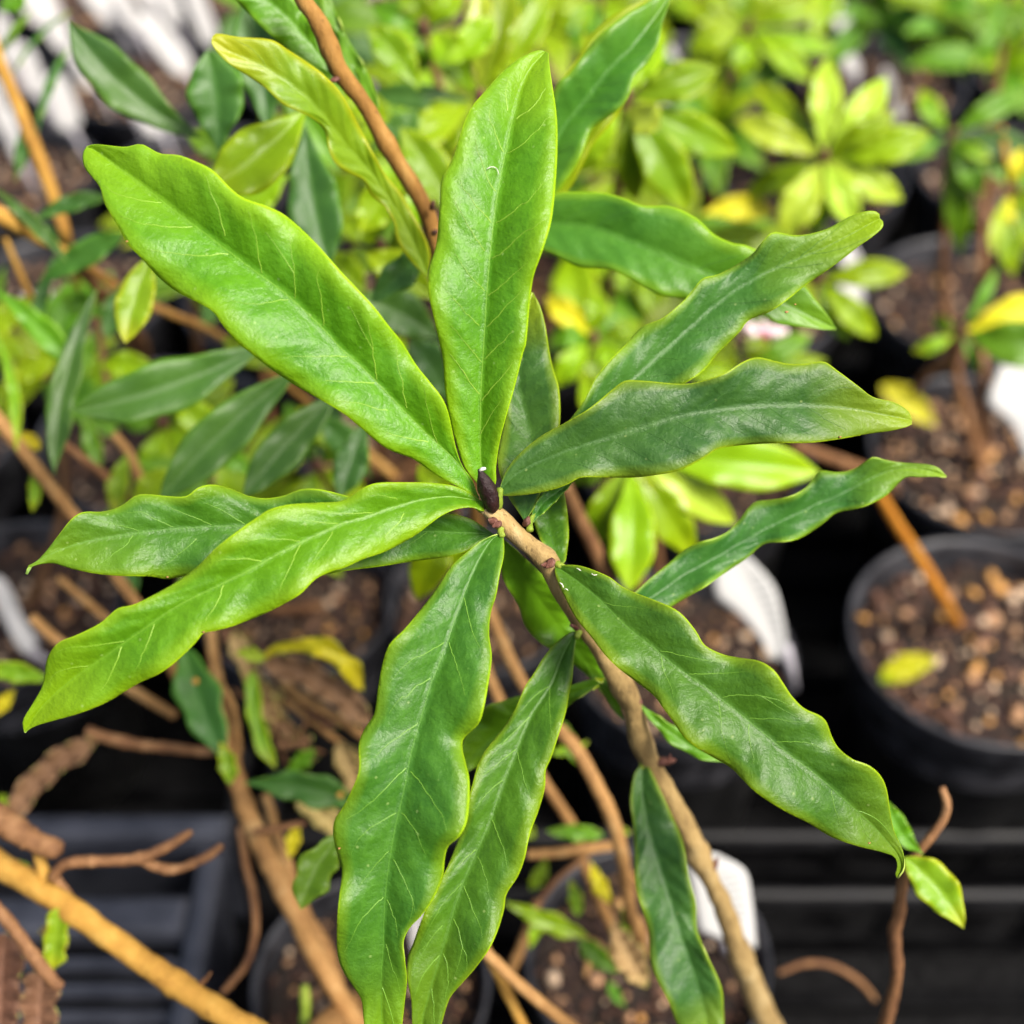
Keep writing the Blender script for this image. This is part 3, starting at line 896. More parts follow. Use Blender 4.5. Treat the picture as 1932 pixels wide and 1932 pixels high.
F4 = Leaf(M=rv([(1721, 793), (1687, 786), (1620, 773), (1554, 766), (1487, 764), (1387, 769), (1286, 784), (1214, 806), (1114, 836), (1030, 866), (980, 890), (953, 913), (941, 934)]),
          L=rv([(1721, 793), (1714, 776), (1687, 759), (1647, 749), (1620, 729), (1580, 699), (1554, 682), (1520, 686), (1487, 686), (1463, 681), (1430, 674), (1403, 682), (1370, 703), (1326, 718), (1286, 724), (1214, 718), (1180, 718), (1157, 733), (1114, 769), (1063, 799), (1020, 823), (980, 856), (956, 886), (945, 913), (941, 934)]),
          Rr=rv([(1721, 793), (1717, 803), (1681, 813), (1637, 819), (1587, 828), (1554, 833), (1520, 836), (1473, 836), (1427, 838), (1380, 842), (1353, 848), (1330, 863), (1286, 886), (1247, 895), (1197, 901), (1147, 901), (1097, 901), (1073, 913), (1040, 925), (997, 933), (960, 936), (941, 934)]),
          dep=[.2765, .274, .273, .276, .281], fold=(.16, .22), bulge=.2, wave=0.0019, freq=3.4, n=110, k=11, seed=4).build(MAIN, LM['cool'], label='bluish green leaf pointing to the right').veins(VEIN['cool'], 11, .13, keep=.75)
F5 = Leaf(M=[(913, 948), (893, 943), (846, 937), (796, 943), (746, 956), (696, 973), (646, 988), (618, 1000), (535, 1040), (468, 1077), (401, 1110), (334, 1144), (267, 1190), (200, 1237), (134, 1284), (82, 1330), (46, 1382)],
          L=[(913, 948), (880, 926), (853, 916), (813, 911), (763, 910), (713, 911), (686, 920), (646, 944), (602, 948), (551, 951), (511, 960), (485, 976), (451, 1000), (408, 1033), (374, 1067), (334, 1097), (294, 1120), (254, 1140), (224, 1147), (207, 1160), (187, 1177), (147, 1197), (114, 1210), (97, 1227), (87, 1250), (80, 1293), (60, 1330), (43, 1360), (46, 1382)],
          Rr=[(913, 948), (913, 966), (893, 958), (863, 960), (833, 973), (806, 993), (779, 1013), (729, 1040), (686, 1055), (646, 1073), (628, 1077), (595, 1093), (568, 1120), (535, 1140), (495, 1160), (444, 1180), (408, 1190), (384, 1195), (368, 1214), (334, 1247), (301, 1271), (264, 1288), (234, 1306), (200, 1326), (150, 1346), (100, 1360), (67, 1370), (46, 1382)],
          dep=[.2765, .267, .263, .264, .271], fold=(.2, .2), bulge=.26, wave=0.0016, freq=3.4, n=120, k=11, seed=5).build(MAIN, LM['vivid'], label='long leaf pointing to the lower left with lime margin').veins(VEIN['vivid'], 12, .19, keep=.7)
F6 = Leaf(M=rv([(50, 1083), (67, 1060), (134, 1030), (200, 1015), (301, 1000), (368, 995), (468, 992), (560, 1000), (640, 1005), (720, 1004), (796, 1003), (846, 1004), (900, 1006), (932, 1008)]),
          L=rv([(50, 1083), (52, 1068), (67, 1060), (84, 1043), (110, 1010), (134, 980), (157, 966), (194, 965), (227, 955), (254, 936), (277, 932), (317, 936), (351, 936), (374, 920), (401, 914), (434, 921), (468, 935), (501, 940), (535, 935), (568, 923), (602, 923), (646, 933), (720, 955), (790, 965), (850, 970), (890, 980), (932, 1008)]),
          Rr=rv([(50, 1083), (58, 1070), (97, 1063), (134, 1073), (184, 1083), (234, 1087), (284, 1088), (317, 1093), (351, 1088), (450, 1096), (560, 1092), (660, 1076), (702, 1071), (763, 1062), (796, 1057), (846, 1050), (880, 1040), (906, 1023), (932, 1008)]),
          dep=[.281, .284, .285, .282, .279], fold=(.14, .2), bulge=.18, wave=0.0019, freq=4, n=110, k=10, seed=6).build(MAIN, LM['main'], label='leaf pointing left behind the lower left leaf, tip hooked').veins(VEIN['main'], 12, .13, keep=.7)
F7 = Leaf(M=[(947, 1007), (926, 1020), (900, 1063), (880, 1110), (860, 1164), (843, 1214), (823, 1267), (813, 1290), (793, 1360), (776, 1420), (763, 1487), (746, 1560), (733, 1637), (726, 1704), (723, 1788), (719, 1854), (721, 1932), (728, 1990), (737, 2045)],
          L=[(947, 1007), (913, 1017), (886, 1037), (853, 1067), (826, 1107), (796, 1147), (763, 1187), (736, 1214), (723, 1247), (714, 1291), (706, 1346), (689, 1373), (677, 1403), (677, 1453), (662, 1493), (646, 1524), (632, 1545), (628, 1570), (633, 1600), (645, 1640), (640, 1690), (636, 1740), (637, 1800), (648, 1833), (666, 1861), (682, 1888), (687, 1932), (700, 1985), (737, 2045)],
          Rr=[(947, 1007), (950, 1013), (951, 1047), (943, 1083), (936, 1124), (926, 1157), (923, 1197), (928, 1240), (921, 1293), (913, 1336), (903, 1366), (876, 1393), (873, 1413), (880, 1443), (886, 1473), (885, 1520), (880, 1554), (866, 1580), (846, 1597), (839, 1624), (836, 1654), (819, 1694), (796, 1727), (773, 1751), (761, 1778), (764, 1811), (768, 1848), (764, 1888), (759, 1932), (752, 1990), (737, 2045)],
          dep=[.277, .270, .268, .272, .282], fold=(.22, .30), bulge=.2, wave=0.0020, freq=4.4, n=130, k=11, seed=7).build(MAIN, LM['main'], label='longest leaf, hanging straight down past the bottom edge').veins(VEIN['main'], 14, .18, keep=.85)
F8 = Leaf(M=[(1090, 1190), (1077, 1207), (1057, 1247), (1040, 1291), (1000, 1353), (973, 1420), (946, 1487), (923, 1554), (893, 1620), (866, 1687), (846, 1754), (826, 1821), (806, 1888), (796, 1932), (790, 2010)],
          L=[(1090, 1190), (1073, 1194), (1047, 1214), (1023, 1244), (1007, 1271), (993, 1291), (983, 1313), (973, 1336), (956, 1363), (936, 1390), (913, 1420), (900, 1447), (893, 1473), (886, 1500), (872, 1560), (842, 1640), (815, 1690), (793, 1741), (779, 1781), (769, 1808), (769, 1848), (776, 1888), (778, 1932), (782, 1975), (790, 2010)],
          Rr=[(1090, 1190), (1090, 1194), (1087, 1207), (1083, 1241), (1080, 1281), (1075, 1303), (1067, 1346), (1053, 1390), (1040, 1430), (1030, 1453), (1028, 1487), (1017, 1527), (1000, 1574), (990, 1620), (977, 1654), (956, 1687), (951, 1717), (940, 1754), (923, 1791), (896, 1828), (873, 1854), (850, 1881), (839, 1911), (833, 1932), (815, 1975), (790, 2010)],
          dep=[.2965, .290, .287, .287, .291], fold=(.25, .34), bulge=.18, wave=0.0016, freq=4.2, n=120, k=10, seed=8).build(MAIN, LM['main'], label='leaf hanging down just right of the longest one').veins(VEIN['main'], 13, .17, keep=.8)
F9 = Leaf(M=[(1048, 1068), (1080, 1090), (1130, 1130), (1180, 1180), (1230, 1220), (1280, 1261), (1336, 1300), (1387, 1340), (1437, 1380), (1487, 1422), (1537, 1459), (1587, 1503), (1637, 1549), (1671, 1584), (1694, 1614), (1700, 1640), (1692, 1656)],
          L=[(1048, 1068), (1063, 1066), (1097, 1068), (1147, 1087), (1180, 1110), (1230, 1130), (1264, 1144), (1288, 1160), (1313, 1190), (1330, 1217), (1363, 1234), (1397, 1241), (1433, 1247), (1460, 1264), (1480, 1292), (1494, 1313), (1517, 1336), (1547, 1350), (1560, 1363), (1570, 1390), (1584, 1413), (1610, 1433), (1644, 1447), (1664, 1467), (1674, 1493), (1679, 1527), (1687, 1567), (1704, 1607), (1705, 1637), (1692, 1656)],
          Rr=[(1048, 1068), (1047, 1080), (1053, 1100), (1067, 1130), (1087, 1167), (1114, 1200), (1140, 1234), (1167, 1261), (1200, 1286), (1234, 1313), (1251, 1336), (1271, 1363), (1288, 1388), (1313, 1410), (1353, 1433), (1380, 1450), (1400, 1470), (1420, 1490), (1447, 1510), (1487, 1534), (1527, 1554), (1570, 1580), (1620, 1597), (1661, 1607), (1687, 1617), (1693, 1634), (1689, 1650), (1692, 1656)],
          dep=[.2845, .275, .271, .272, .279], fold=(.2, .22), bulge=.2, wave=0.0020, freq=4.2, n=120, k=11, seed=9).build(MAIN, LM['main'], label='leaf pointing to the lower right with a hooked tip').veins(VEIN['main'], 13, .17, keep=.8)
F10 = Leaf(M=rv([(1786, 899), (1737, 884), (1687, 885), (1637, 906), (1587, 933), (1537, 953), (1487, 977), (1437, 1003), (1387, 1030), (1336, 1060), (1286, 1087), (1240, 1120), (1170, 1160), (1108, 1192)]),
           L=rv([(1786, 899), (1771, 883), (1747, 876), (1704, 873), (1671, 868), (1647, 863), (1630, 873), (1607, 886), (1580, 891), (1547, 888), (1534, 903), (1520, 920), (1494, 936), (1453, 943), (1427, 946), (1410, 960), (1393, 983), (1373, 1003), (1346, 1017), (1320, 1023), (1291, 1037), (1261, 1063), (1220, 1097), (1200, 1117), (1150, 1165), (1108, 1192)]),
           Rr=rv([(1786, 899), (1771, 899), (1737, 900), (1711, 900), (1694, 913), (1671, 936), (1637, 953), (1610, 961), (1577, 968), (1554, 987), (1520, 1010), (1494, 1020), (1447, 1025), (1427, 1037), (1410, 1053), (1370, 1080), (1330, 1107), (1286, 1133), (1230, 1165), (1160, 1190), (1108, 1192)]),
           dep=[.299, .303, .305, .304, .300], fold=(.25, .3), bulge=.16, wave=0.0017, freq=4.5, n=110, k=9, seed=10).build(MAIN, LM['cool'], label='slim wavy leaf reaching far right over the dark pots').veins(VEIN['cool'], 11, .11, keep=.6)
F11 = Leaf(M=[(990, 985), (1000, 900), (1000, 829), (990, 779), (975, 720), (985, 640), (1005, 552)],
           L=[(990, 985), (978, 966), (958, 935), (940, 880), (943, 833), (955, 779), (968, 723), (978, 650), (990, 590), (1005, 552)],
           Rr=[(990, 985), (1012, 950), (1032, 890), (1050, 840), (1057, 790), (1055, 735), (1045, 700), (1037, 664), (1028, 610), (1018, 575), (1005, 552)],
           dep=[.281, .290, .295, .297, .296], fold=(.25, .3), wave=0.0012, freq=2.5, n=70, k=8, seed=11).build(MAIN, LM['cool'], label='dark leaf half hidden behind the upright leaf').veins(VEIN['cool'], 10, .12, keep=.6)
F12 = Leaf(M=[(1006, 984), (1022, 952), (1050, 930), (1085, 905)], L=[(1006, 984), (1005, 962), (1023, 933), (1050, 915), (1085, 905)], Rr=[(1006, 984), (1028, 966), (1047, 948), (1068, 925), (1085, 905)],
           dep=[.282, .285, .287], fold=.5, wave=.0005, n=30, k=5, seed=12).build(MAIN, LM['main'], label='small folded young leaf near the bud')
F13 = Leaf(M=[(1054, 1066), (1047, 1040), (1040, 1010), (1033, 970), (1035, 920), (1045, 870)], L=[(1054, 1066), (1033, 1037), (1017, 1013), (1008, 987), (1010, 940), (1045, 870)],
           Rr=[(1054, 1066), (1066, 1060), (1070, 1040), (1073, 1007), (1070, 963), (1063, 925), (1045, 870)],
           dep=[.2865, .293, .297], fold=.25, wave=.001, n=40, k=6, seed=13).build(MAIN, LM['main'], label='short leaf rising behind the stem').veins(VEIN['cool'], 7, .1, keep=.6)
F14 = Leaf(M=[(952, 1020), (985, 1085), (1030, 1150), (1075, 1210), (1120, 1270), (1176, 1358)],
           L=[(952, 1020), (946, 1060), (948, 1090), (967, 1124), (980, 1147), (990, 1180), (1013, 1207), (1050, 1232), (1090, 1260), (1130, 1297), (1157, 1340), (1176, 1358)],
           Rr=[(952, 1020), (970, 1035), (995, 1057), (1022, 1083), (1049, 1114), (1072, 1147), (1084, 1175), (1104, 1200), (1129, 1230), (1145, 1264), (1162, 1305), (1176, 1358)],
           dep=[.283, .305, .316, .322], fold=.2, wave=.002, n=70, k=8, seed=14).build(MAIN, LM['mid'], label='light green leaf passing behind the stem')
F15 = Leaf(M=[(1213, 1440), (1211, 1487), (1221, 1554), (1240, 1620), (1261, 1687), (1282, 1754), (1312, 1845), (1335, 1932), (1338, 2010)],
           L=[(1213, 1440), (1197, 1460), (1190, 1503), (1194, 1554), (1197, 1604), (1199, 1671), (1214, 1721), (1224, 1761), (1227, 1808), (1240, 1848), (1261, 1888), (1277, 1932), (1300, 1980), (1338, 2010)],
           Rr=[(1213, 1440), (1224, 1447), (1247, 1494), (1267, 1537), (1288, 1588), (1300, 1654), (1313, 1704), (1316, 1754), (1333, 1801), (1353, 1841), (1363, 1871), (1365, 1905), (1366, 1932), (1358, 1975), (1338, 2010)],
           dep=[.330, .325, .322, .325], fold=(.2, .32), wave=0.0019, freq=3.4, n=90, k=9, seed=15).build(MAIN, LM['cool'], label='lowest leaf, hanging beside the lower stem').veins(VEIN['cool'], 9, .12, keep=.5)
F16 = Leaf(M=[(1132, 1288), (1070, 1312), (1000, 1350), (940, 1385), (890, 1425), (850, 1470)],
           L=[(1132, 1288), (1110, 1305), (1075, 1330), (1010, 1390), (960, 1420), (900, 1447), (850, 1470)],
           Rr=[(1132, 1288), (1115, 1282), (1073, 1294), (1030, 1303), (980, 1313), (946, 1323), (913, 1336), (885, 1370), (850, 1470)],
           dep=[.306, .315, .322, .325], fold=.2, wave=.002, n=60, k=7, seed=16).build(MAIN, LM['mid'], label='leaf mostly hidden behind the two hanging leaves')
qleaf(MAIN, (1205, 1326, .318), (1368, 1438, .315), 17, 'mid', bend=12, label='narrow green leaf just under the lower right leaf')
qleaf(MAIN, (1086, 1310, .312), (1140, 1280, .308), 9, 'lime')
qleaf(MAIN, (652, 1566, .34), (568, 1716, .335), 36, 'mid', bend=12, wav=.08, label='short leaf end showing left of the longest leaf')


def fibre(lf, pts, wd=2.2):
    P = crom(pts, 10)
    xs = [np.argmin(np.min(np.hypot(lf.X - x, lf.Y - y), axis=1)) for x, y in P]
    C = []
    for x, y in P:
        k = np.argmin(np.hypot(lf.X - x, lf.Y - y)); i, j = divmod(int(k), lf.X.shape[1])
        C.append((x, y, lf.D[i, j] - .0007, wd))
    C[0] = (*C[0][:3], wd * .3); C[-1] = (*C[-1][:3], wd * .3)
    tube('white_fibre', C, BK['wht'], lf.obj, seg=7, n=14)


def blemish(lf, x, y, w):
    k = np.argmin(np.hypot(lf.X - x, lf.Y - y)); i, j = divmod(int(k), lf.X.shape[1])
    d = lf.D[i, j]
    tube('blemish', [(x - w, y, d - .0001, w * .8), (x, y + w * .3, d - .00025, w * 1.5), (x + w, y - w * .2, d - .0001, w * .6)], BK['tan'], lf.obj, seg=10, lump=.7, n=9, seed=x)


for lf, x, y, w in ((F3, 1484, 588, 3.2), (F3, 1500, 574, 2), (F5, 384, 1192, 2.4), (F9, 1640, 1590, 2.6), (F4, 1585, 824, 2.6), (F7, 640, 1600, 2.4), (F6, 316, 1088, 2.2), (F1, 240, 455, 2.4)):
    blemish(lf, x, y, w)
fibre(F2, [(918, 319), (926, 315), (934, 316), (939, 322), (941, 331)], 1.5)
fibre(F9, [(1056, 1099), (1061, 1103), (1063, 1109)], 2)
fibre(F9, [(1064, 1112), (1068, 1111), (1072, 1114)], 1.6)
fibre(F9, [(1088, 1072), (1092, 1074), (1096, 1077)], 1.6)
fibre(F9, [(1116, 1082), (1121, 1085), (1127, 1084)], 1.6)

# ------------------------------------------------------------------ second shrub, brown stem from the top
p = on(905, 1130, .13)
SH2 = empty('daphne_shrub', (p.x, p.y, .117), 'shrub whose brown stem slants down from the top left, with wavy yellow green leaf', 'shrub')
S2P = [(560, -40, .300, 34), (572, 0, .302, 33), (600, 40, .304, 32), (640, 130, .309, 35), (690, 200, .314, 31), (740, 290, .320, 32), (790, 370, .326, 32), (816, 430, .331, 33), (824, 470, .334, 30),
       (840, 620, .36, 26), (880, 850, .41, 24), (900, 1000, .47, 24)]
tube('stem', S2P, BK['orange'], SH2, seg=16, lump=.12, n=90, knots=((.09, .15), (.13, .2), (.32, .25)), seed=9)
q = at(900, 1000, .47)
tube3('stem_foot', [q, (q + Vector((p.x, p.y, .117))) / 2, Vector((p.x, p.y, .112))], [.0021, .0023, .0026], BK['red'], SH2)
for (x, y, d, dx, dy) in ((815, 392, .322, 3, -14), (636, 150, .306, -12, 2), (818, 440, .325, 8, -4)):
    tube('bud_scale', [(x, y, d + .002, 12), (x + dx * .5, y + dy * .5, d, 10), (x + dx, y + dy, d - .001, 4)], BK['scar'], SH2, seg=9, n=7, lump=.3)
Leaf(M=rv([(399, 74), (434, 97), (501, 127), (568, 174), (618, 227), (655, 275), (700, 325), (735, 375), (768, 430), (790, 480), (808, 520)]),
     L=rv([(399, 74), (408, 63), (451, 70), (511, 75), (545, 95), (590, 125), (618, 148), (646, 180), (679, 241), (703, 287), (729, 331), (759, 368), (779, 404), (799, 441), (812, 480), (808, 520)]),
     Rr=rv([(399, 74), (401, 87), (428, 117), (468, 144), (501, 167), (535, 197), (585, 221), (612, 247), (619, 280), (635, 311), (655, 325), (686, 341), (699, 368), (726, 391), (743, 418), (749, 454), (773, 491), (803, 521), (808, 520)]),
     dep=[.327, .318, .305, .298], fold=.15, bulge=.15, wave=0.001, freq=4, n=90, k=9, seed=20).build(SH2, LM['ylg'], label='wavy yellow green leaf along the brown stem').veins(VEIN['vivid'], 9, .1, keep=.4)
Leaf(M=[(640, 160), (595, 94), (551, 40), (501, -5), (450, -60)], L=[(640, 160), (600, 130), (568, 108), (530, 85), (511, 67), (475, 33), (451, 7), (430, -20), (450, -60)],
     Rr=[(640, 160), (622, 134), (612, 100), (588, 50), (555, 0), (500, -50), (450, -60)], dep=[.318, .315, .312], fold=.2, wave=0.001, n=50, k=7, seed=21).build(SH2, LM['mid'], label='leaf leaving the top edge left of the stem')
Leaf(M=[(712, 210), (690, 160), (655, 90), (625, 20), (600, -40)], L=[(712, 210), (700, 200), (660, 120), (630, 60), (600, 0), (600, -40)],
     Rr=[(712, 210), (714, 195), (698, 145), (675, 104), (648, 58), (625, 0), (600, -40)], dep=[.325, .33, .33], fold=.2, wave=0.001, n=40, k=6, seed=22).build(SH2, LM['mid'])
Leaf(M=[(990, 400), (1053, 257), (1107, 187), (1147, 134), (1197, 84), (1257, 3), (1275, -40)],
     L=[(990, 400), (1010, 300), (1047, 167), (1073, 140), (1097, 107), (1130, 67), (1180, 27), (1227, 0), (1275, -40)],
     Rr=[(990, 400), (1020, 400), (1053, 361), (1063, 348), (1090, 307), (1107, 267), (1120, 241), (1167, 207), (1187, 180), (1197, 147), (1227, 114), (1244, 77), (1250, 43), (1261, 10), (1275, -40)],
     dep=[.33, .326, .322, .322], fold=(.45, .4), wave=0.0007, freq=3.5, n=80, k=8, seed=23).build(SH2, LM['soft'], label='large two toned leaf rising to the top right of the upright leaf').veins(VEIN['cool'], 9, .1, keep=.3)
Leaf(M=[(925, 420), (1040, 422), (1113, 428), (1180, 451), (1247, 478), (1291, 498), (1336, 515), (1420, 550), (1480, 573), (1530, 598), (1578, 621)],
     L=[(925, 420), (980, 380), (1052, 364), (1097, 362), (1140, 364), (1174, 373), (1214, 388), (1264, 389), (1313, 411), (1346, 441), (1380, 458), (1413, 465), (1470, 495), (1520, 541), (1540, 568), (1564, 598), (1578, 621)],
     Rr=[(925, 420), (970, 455), (1030, 475), (1063, 491), (1097, 505), (1147, 508), (1180, 521), (1214, 541), (1247, 558), (1291, 565), (1340, 580), (1390, 590), (1437, 594), (1470, 612), (1520, 618), (1554, 622), (1578, 621)],
     dep=[.328, .318, .313, .315], fold=(.2, .2), wave=0.001, freq=3.5, n=90, k=9, seed=24).build(SH2, LM['soft'], label='wide leaf pointing right behind the upright leaf').veins(VEIN['cool'], 9, .1, keep=.3)
qleaf(SH2, (1010, 460, .345), (1232, -10, .34), 60, 'lime', bend=-30)
qleaf(SH2, (835, 440, .345), (700, 570, .35), 0 + 30, 'deep')

# ------------------------------------------------------------------ left shrub, bluish leaves and orange stems
LP = Vector((-.18, .53, .117))
LS = empty('daphne_shrub', LP, 'blurred shrub at the left with narrow bluish green leaves on orange stems', 'shrub')
for i, (pts, m) in enumerate((
        ([(-20, 60, .45, 24), (0, 120, .45, 24), (30, 190, .455, 25), (75, 300, .46, 27), (110, 400, .465, 24), (127, 455, .47, 20), (150, 560, .52, 14)], 'gold'),
        ([(-30, 385, .40, 32), (10, 412, .402, 32), (60, 442, .41, 28), (100, 462, .415, 20), (132, 482, .42, 18)], 'gold'),
        ([(130, 480, .43, 17), (190, 520, .44, 17), (260, 565, .45, 18), (330, 595, .455, 16), (400, 625, .46, 15), (500, 692, .47, 16), (560, 740, .48, 15), (640, 810, .49, 18), (745, 900, .50, 18)], 'orange'),
        ([(-20, 770, .40, 26), (50, 860, .405, 27), (100, 925, .41, 25), (160, 1000, .415, 26), (215, 1080, .42, 24), (270, 1160, .425, 22), (340, 1290, .44, 20)], 'tan'),
        ([(90, 815, .42, 16), (150, 860, .425, 16), (200, 900, .43, 18), (260, 960, .44, 14)], 'red'),
        ([(215, 820, .44, 18), (245, 860, .445, 18), (278, 930, .45, 18)], 'tan'),
        ([(10, 450, .44, 10), (40, 520, .445, 12), (75, 600, .45, 11), (110, 690, .46, 9)], 'gold'),
        ([(180, 560, .47, 14), (195, 680, .475, 13), (215, 790, .48, 12)], 'red'),
        ([(60, 1165, .45, 20), (110, 1210, .455, 20), (230, 1290, .46, 20), (330, 1350, .465, 16)], 'tan'),
        ([(110, 1090, .45, 14), (180, 1150, .455, 16), (240, 1200, .46, 14)], 'tan'))):
    tube('stem', pts, BK[m], LS, seg=12, lump=.12, seed=i)
for ln in ((150, 560, .52), (132, 482, .42), (745, 900, .50), (340, 1290, .44)):
    q = at(*ln)
    tube3('stem_foot', [q, (q * .5 + LP * .5) + Vector((.01, .0, .02)), LP - Vector((0, 0, .006))], [.002, .0022, .0028], BK['red'], LS)
LL = [
    ((420, 850, .43), (330, 760, .43), 34, 'lime', 6, None, .03), ((340, 880, .43), (250, 960, .43), 28, 'lime', 6, None, .03), ((520, 700, .44), (420, 640, .44), 30, 'olive', 6, None, .03),
    ((300, 700, .45), (190, 690, .45), 26, 'lime', 6, None, .03), ((130, 660, .45), (20, 720, .45), 28, 'lime', 6, None, .03), ((560, 560, .43), (440, 520, .43), 30, 'lime', 6, None, .03),
    ((690, 560, .43), (610, 480, .43), 32, 'lime', 6, None, .03), ((480, 450, .43), (370, 400, .43), 30, 'mid', 6, None, .03), ((740, 240, .43), (650, 180, .43), 30, 'lime', 6, None, .03),
    ((200, 600, .46), (110, 560, .46), 24, 'mid', 6, None, .03), ((640, 860, .44), (560, 770, .44), 26, 'lime', 6, None, .03), ((820, 340, .43), (760, 440, .43), 30, 'lime', 6, None, .03),
    ((60, 560, .44), (-30, 640, .44), 26, 'lime', 6, None, .03), ((480, 900, .44), (400, 850, .44), 22, 'mid', 6, None, .03), ((840, 120, .43), (930, 30, .43), 34, 'lime', 6, None, .03),
    ((640, 200, .365), (478, -40, .37), 36, 'mid', 8, None, .03), ((545, 330, .41), (440, 430, .41), 34, 'lime', 8, None, .03),
    ((650, 420, .41), (515, 545, .41), 30, 'mid', 8, None, .03), ((770, 330, .40), (680, 440, .40), 38, 'lime', 8, None, .03),
    ((790, 170, .42), (695, 50, .42), 36, 'olive', 8, None, .03), ((870, 430, .40), (755, 240, .40), 40, 'olive', 8, None, .03),
    ((830, 570, .41), (690, 480, .41), 36, 'lime', 8, None, .03), ((640, 330, .42), (540, 180, .42), 34, 'mid', 8, None, .03),
    ((470, 330, .44), (350, 250, .44), 28, 'mid', 8, None, .03), ((620, 560, .42), (560, 640, .42), 26, 'mid', 8, None, .03),
    # base, tip, half width, tone, bend, label
    ((380, 262, .38), (128, 40, .37), 46, 'deep', -22, 'long dark green leaf in front of the white tags', .05),
    ((412, 285, .365), (392, 94, .36), 54, 'deep', 6, None, .03),
    ((578, 205, .345), (392, 356, .34), 60, 'lime', -12, 'leaf with lime half just above the broad upper left leaf', .03),
    ((575, 235, .37), (622, 505, .37), 50, 'deep', 8, None, .04),
    ((505, 250, .38), (465, -10, .38), 50, 'deep', 8, None, .03),
    ((560, 260, .40), (520, 60, .40), 34, 'mid', 8, None, .03),
    ((290, 470, .36), (236, 648, .355), 36, 'ylg', 6, 'leaf with yellow tip hanging under the broad upper left leaf', .03),
    ((505, 645, .37), (132, 775, .36), 52, 'deep', -18, 'dark leaf lying left of the crossing stems', .05),
    ((568, 692, .365), (300, 945, .36), 48, 'deep', 10, None, .03),
    ((648, 732, .365), (458, 938, .36), 40, 'deep', 6, None, .03),
    ((690, 790, .38), (640, 940, .375), 32, 'deep', 0, None, .03),
    ((182, 545, .385), (102, 893, .375), 28, 'deep', 18, 'narrow leaf hanging down to a brown tip at the left', .08),
    ((-20, 350, .40), (125, 490, .40), 13, 'deep', -6, None, .03),
    ((60, 420, .41), (205, 372, .41), 17, 'deep', -12, None, .03),
    ((70, 540, .42), (235, 440, .41), 26, 'deep', -6, None, .03),
    ((-10, 545, .40), (150, 705, .40), 25, 'mid', -8, None, .03),
    ((30, 340, .46), (45, 232, .46), 13, 'deep', 3, None, .03),
    ((20, 150, .46), (132, 22, .46), 5, 'deep', -14, None, .03),
    ((70, 250, .45), (128, 90, .45), 9, 'deep', -8, None, .03),
    ((-10, 130, .46), (60, 20, .46), 8, 'mid', -8, None, .03),
    ((250, 520, .43), (200, 640, .43), 24, 'deep', 6, None, .03),
    ((110, 470, .43), (60, 640, .43), 14, 'deep', 5, None, .03),
    ((-10, 620, .41), (30, 850, .40), 13, 'ylg', -14, None, .03),
    ((60, 870, .41), (60, 965, .41), 12, 'ylg', -6, None, .03),
    ((30, 820, .41), (75, 850, .41), 14, 'yel', -6, None, .03),
    ((240, 855, .43), (215, 965, .43), 22, 'ylg', 4, None, .05),
    ((160, 780, .45), (190, 880, .45), 18, 'mid', 4, None, .05),
    ((240, 960, .45), (250, 1140, .45), 20, 'deep', 4, None, .05),
    ((0, 20, .44), (40, -20, .44), 24, 'mid', 4, None, .05),
    ((100, 1285, .40), (-30, 1262, .40), 20, 'ylg', 4, None, .05),
    ((30, 1300, .41), (-5, 1350, .41), 14, 'yel', 4, None, .05),
    ((120, 760, .44), (180, 620, .44), 16, 'mid', 4, None, .05),
    ((10, 500, .46), (-20, 640, .46), 16, 'mid', 4, None, .05),
    ((160, 500, .47), (60, 420, .47), 14, 'deep', 4, None, .05),
    ((430, 480, .46), (300, 400, .46), 24, 'mid', 4, None, .05),
    ((700, 280, .42), (790, 210, .42), 30, 'deep', 6, None, .04),
    ((830, 640, .40), (680, 560, .39), 46, 'deep', 8, None, .04),
    ((850, 760, .42), (770, 640, .41), 40, 'deep', 8, None, .04),
    ((700, 900, .43), (600, 790, .42), 30, 'deep', 8, None, .04),
]
for b, tt, ww, tn, bd, lb, wv in LL:
    qleaf(LS, b, tt, ww, tn, bend=bd, label=lb, wav=wv * .6, wave=.0008, prof='obov')

# ------------------------------------------------------------------ whorls of the lime leaved plants
GL = {}


def proto_leaf(tone, var):
    key = (tone, var)
    if key in GL: return GL[key]
    rs = np.random.RandomState(var * 17 + 3)
    n, k = 22, 5
    t = np.linspace(0, 1, n)
    w = .17 * np.sin(np.pi * t ** 1.3) ** .8
    w = np.maximum(w, .018 * (1 - t)); w[-1] = 0
    U = np.linspace(-1, 1, 2 * k + 1)
    V = []
    arch = .10 + .08 * rs.rand()
    ph = rs.rand() * 6
    for i in range(n):
        for u in U:
            z = arch * math.sin(math.pi * t[i]) - .12 * t[i] ** 3 + w[i] * (.30 * abs(u) + .12 * math.sin(math.pi * abs(u)))
            z += .012 * abs(u) ** 1.5 * math.sin(18 * t[i] + ph + (2 if u > 0 else 0))
            V.append((u * w[i], t[i], z))
    c = len(U)
    F = []
    for i in range(n - 1):
        for j in range(c - 1):
            a = i * c + j
            F.append((a, a + 1, a + c + 1, a + c))
    me = bpy.data.meshes.new('leaf')
    me.from_pydata(V, [], F)
    for m in (LM[tone], UNDER, RIM): me.materials.append(m)
    me.polygons.foreach_set('use_smooth', [True] * len(F))
    uvl = me.uv_layers.new(name='UVMap')
    li = np.zeros(len(me.loops), dtype=int); me.loops.foreach_get('vertex_index', li)
    uvl.data.foreach_set('uv', np.stack([(U[li % c] + 1) / 2, t[li // c]], 1).ravel())
    me.update()
    GL[key] = me
    return me


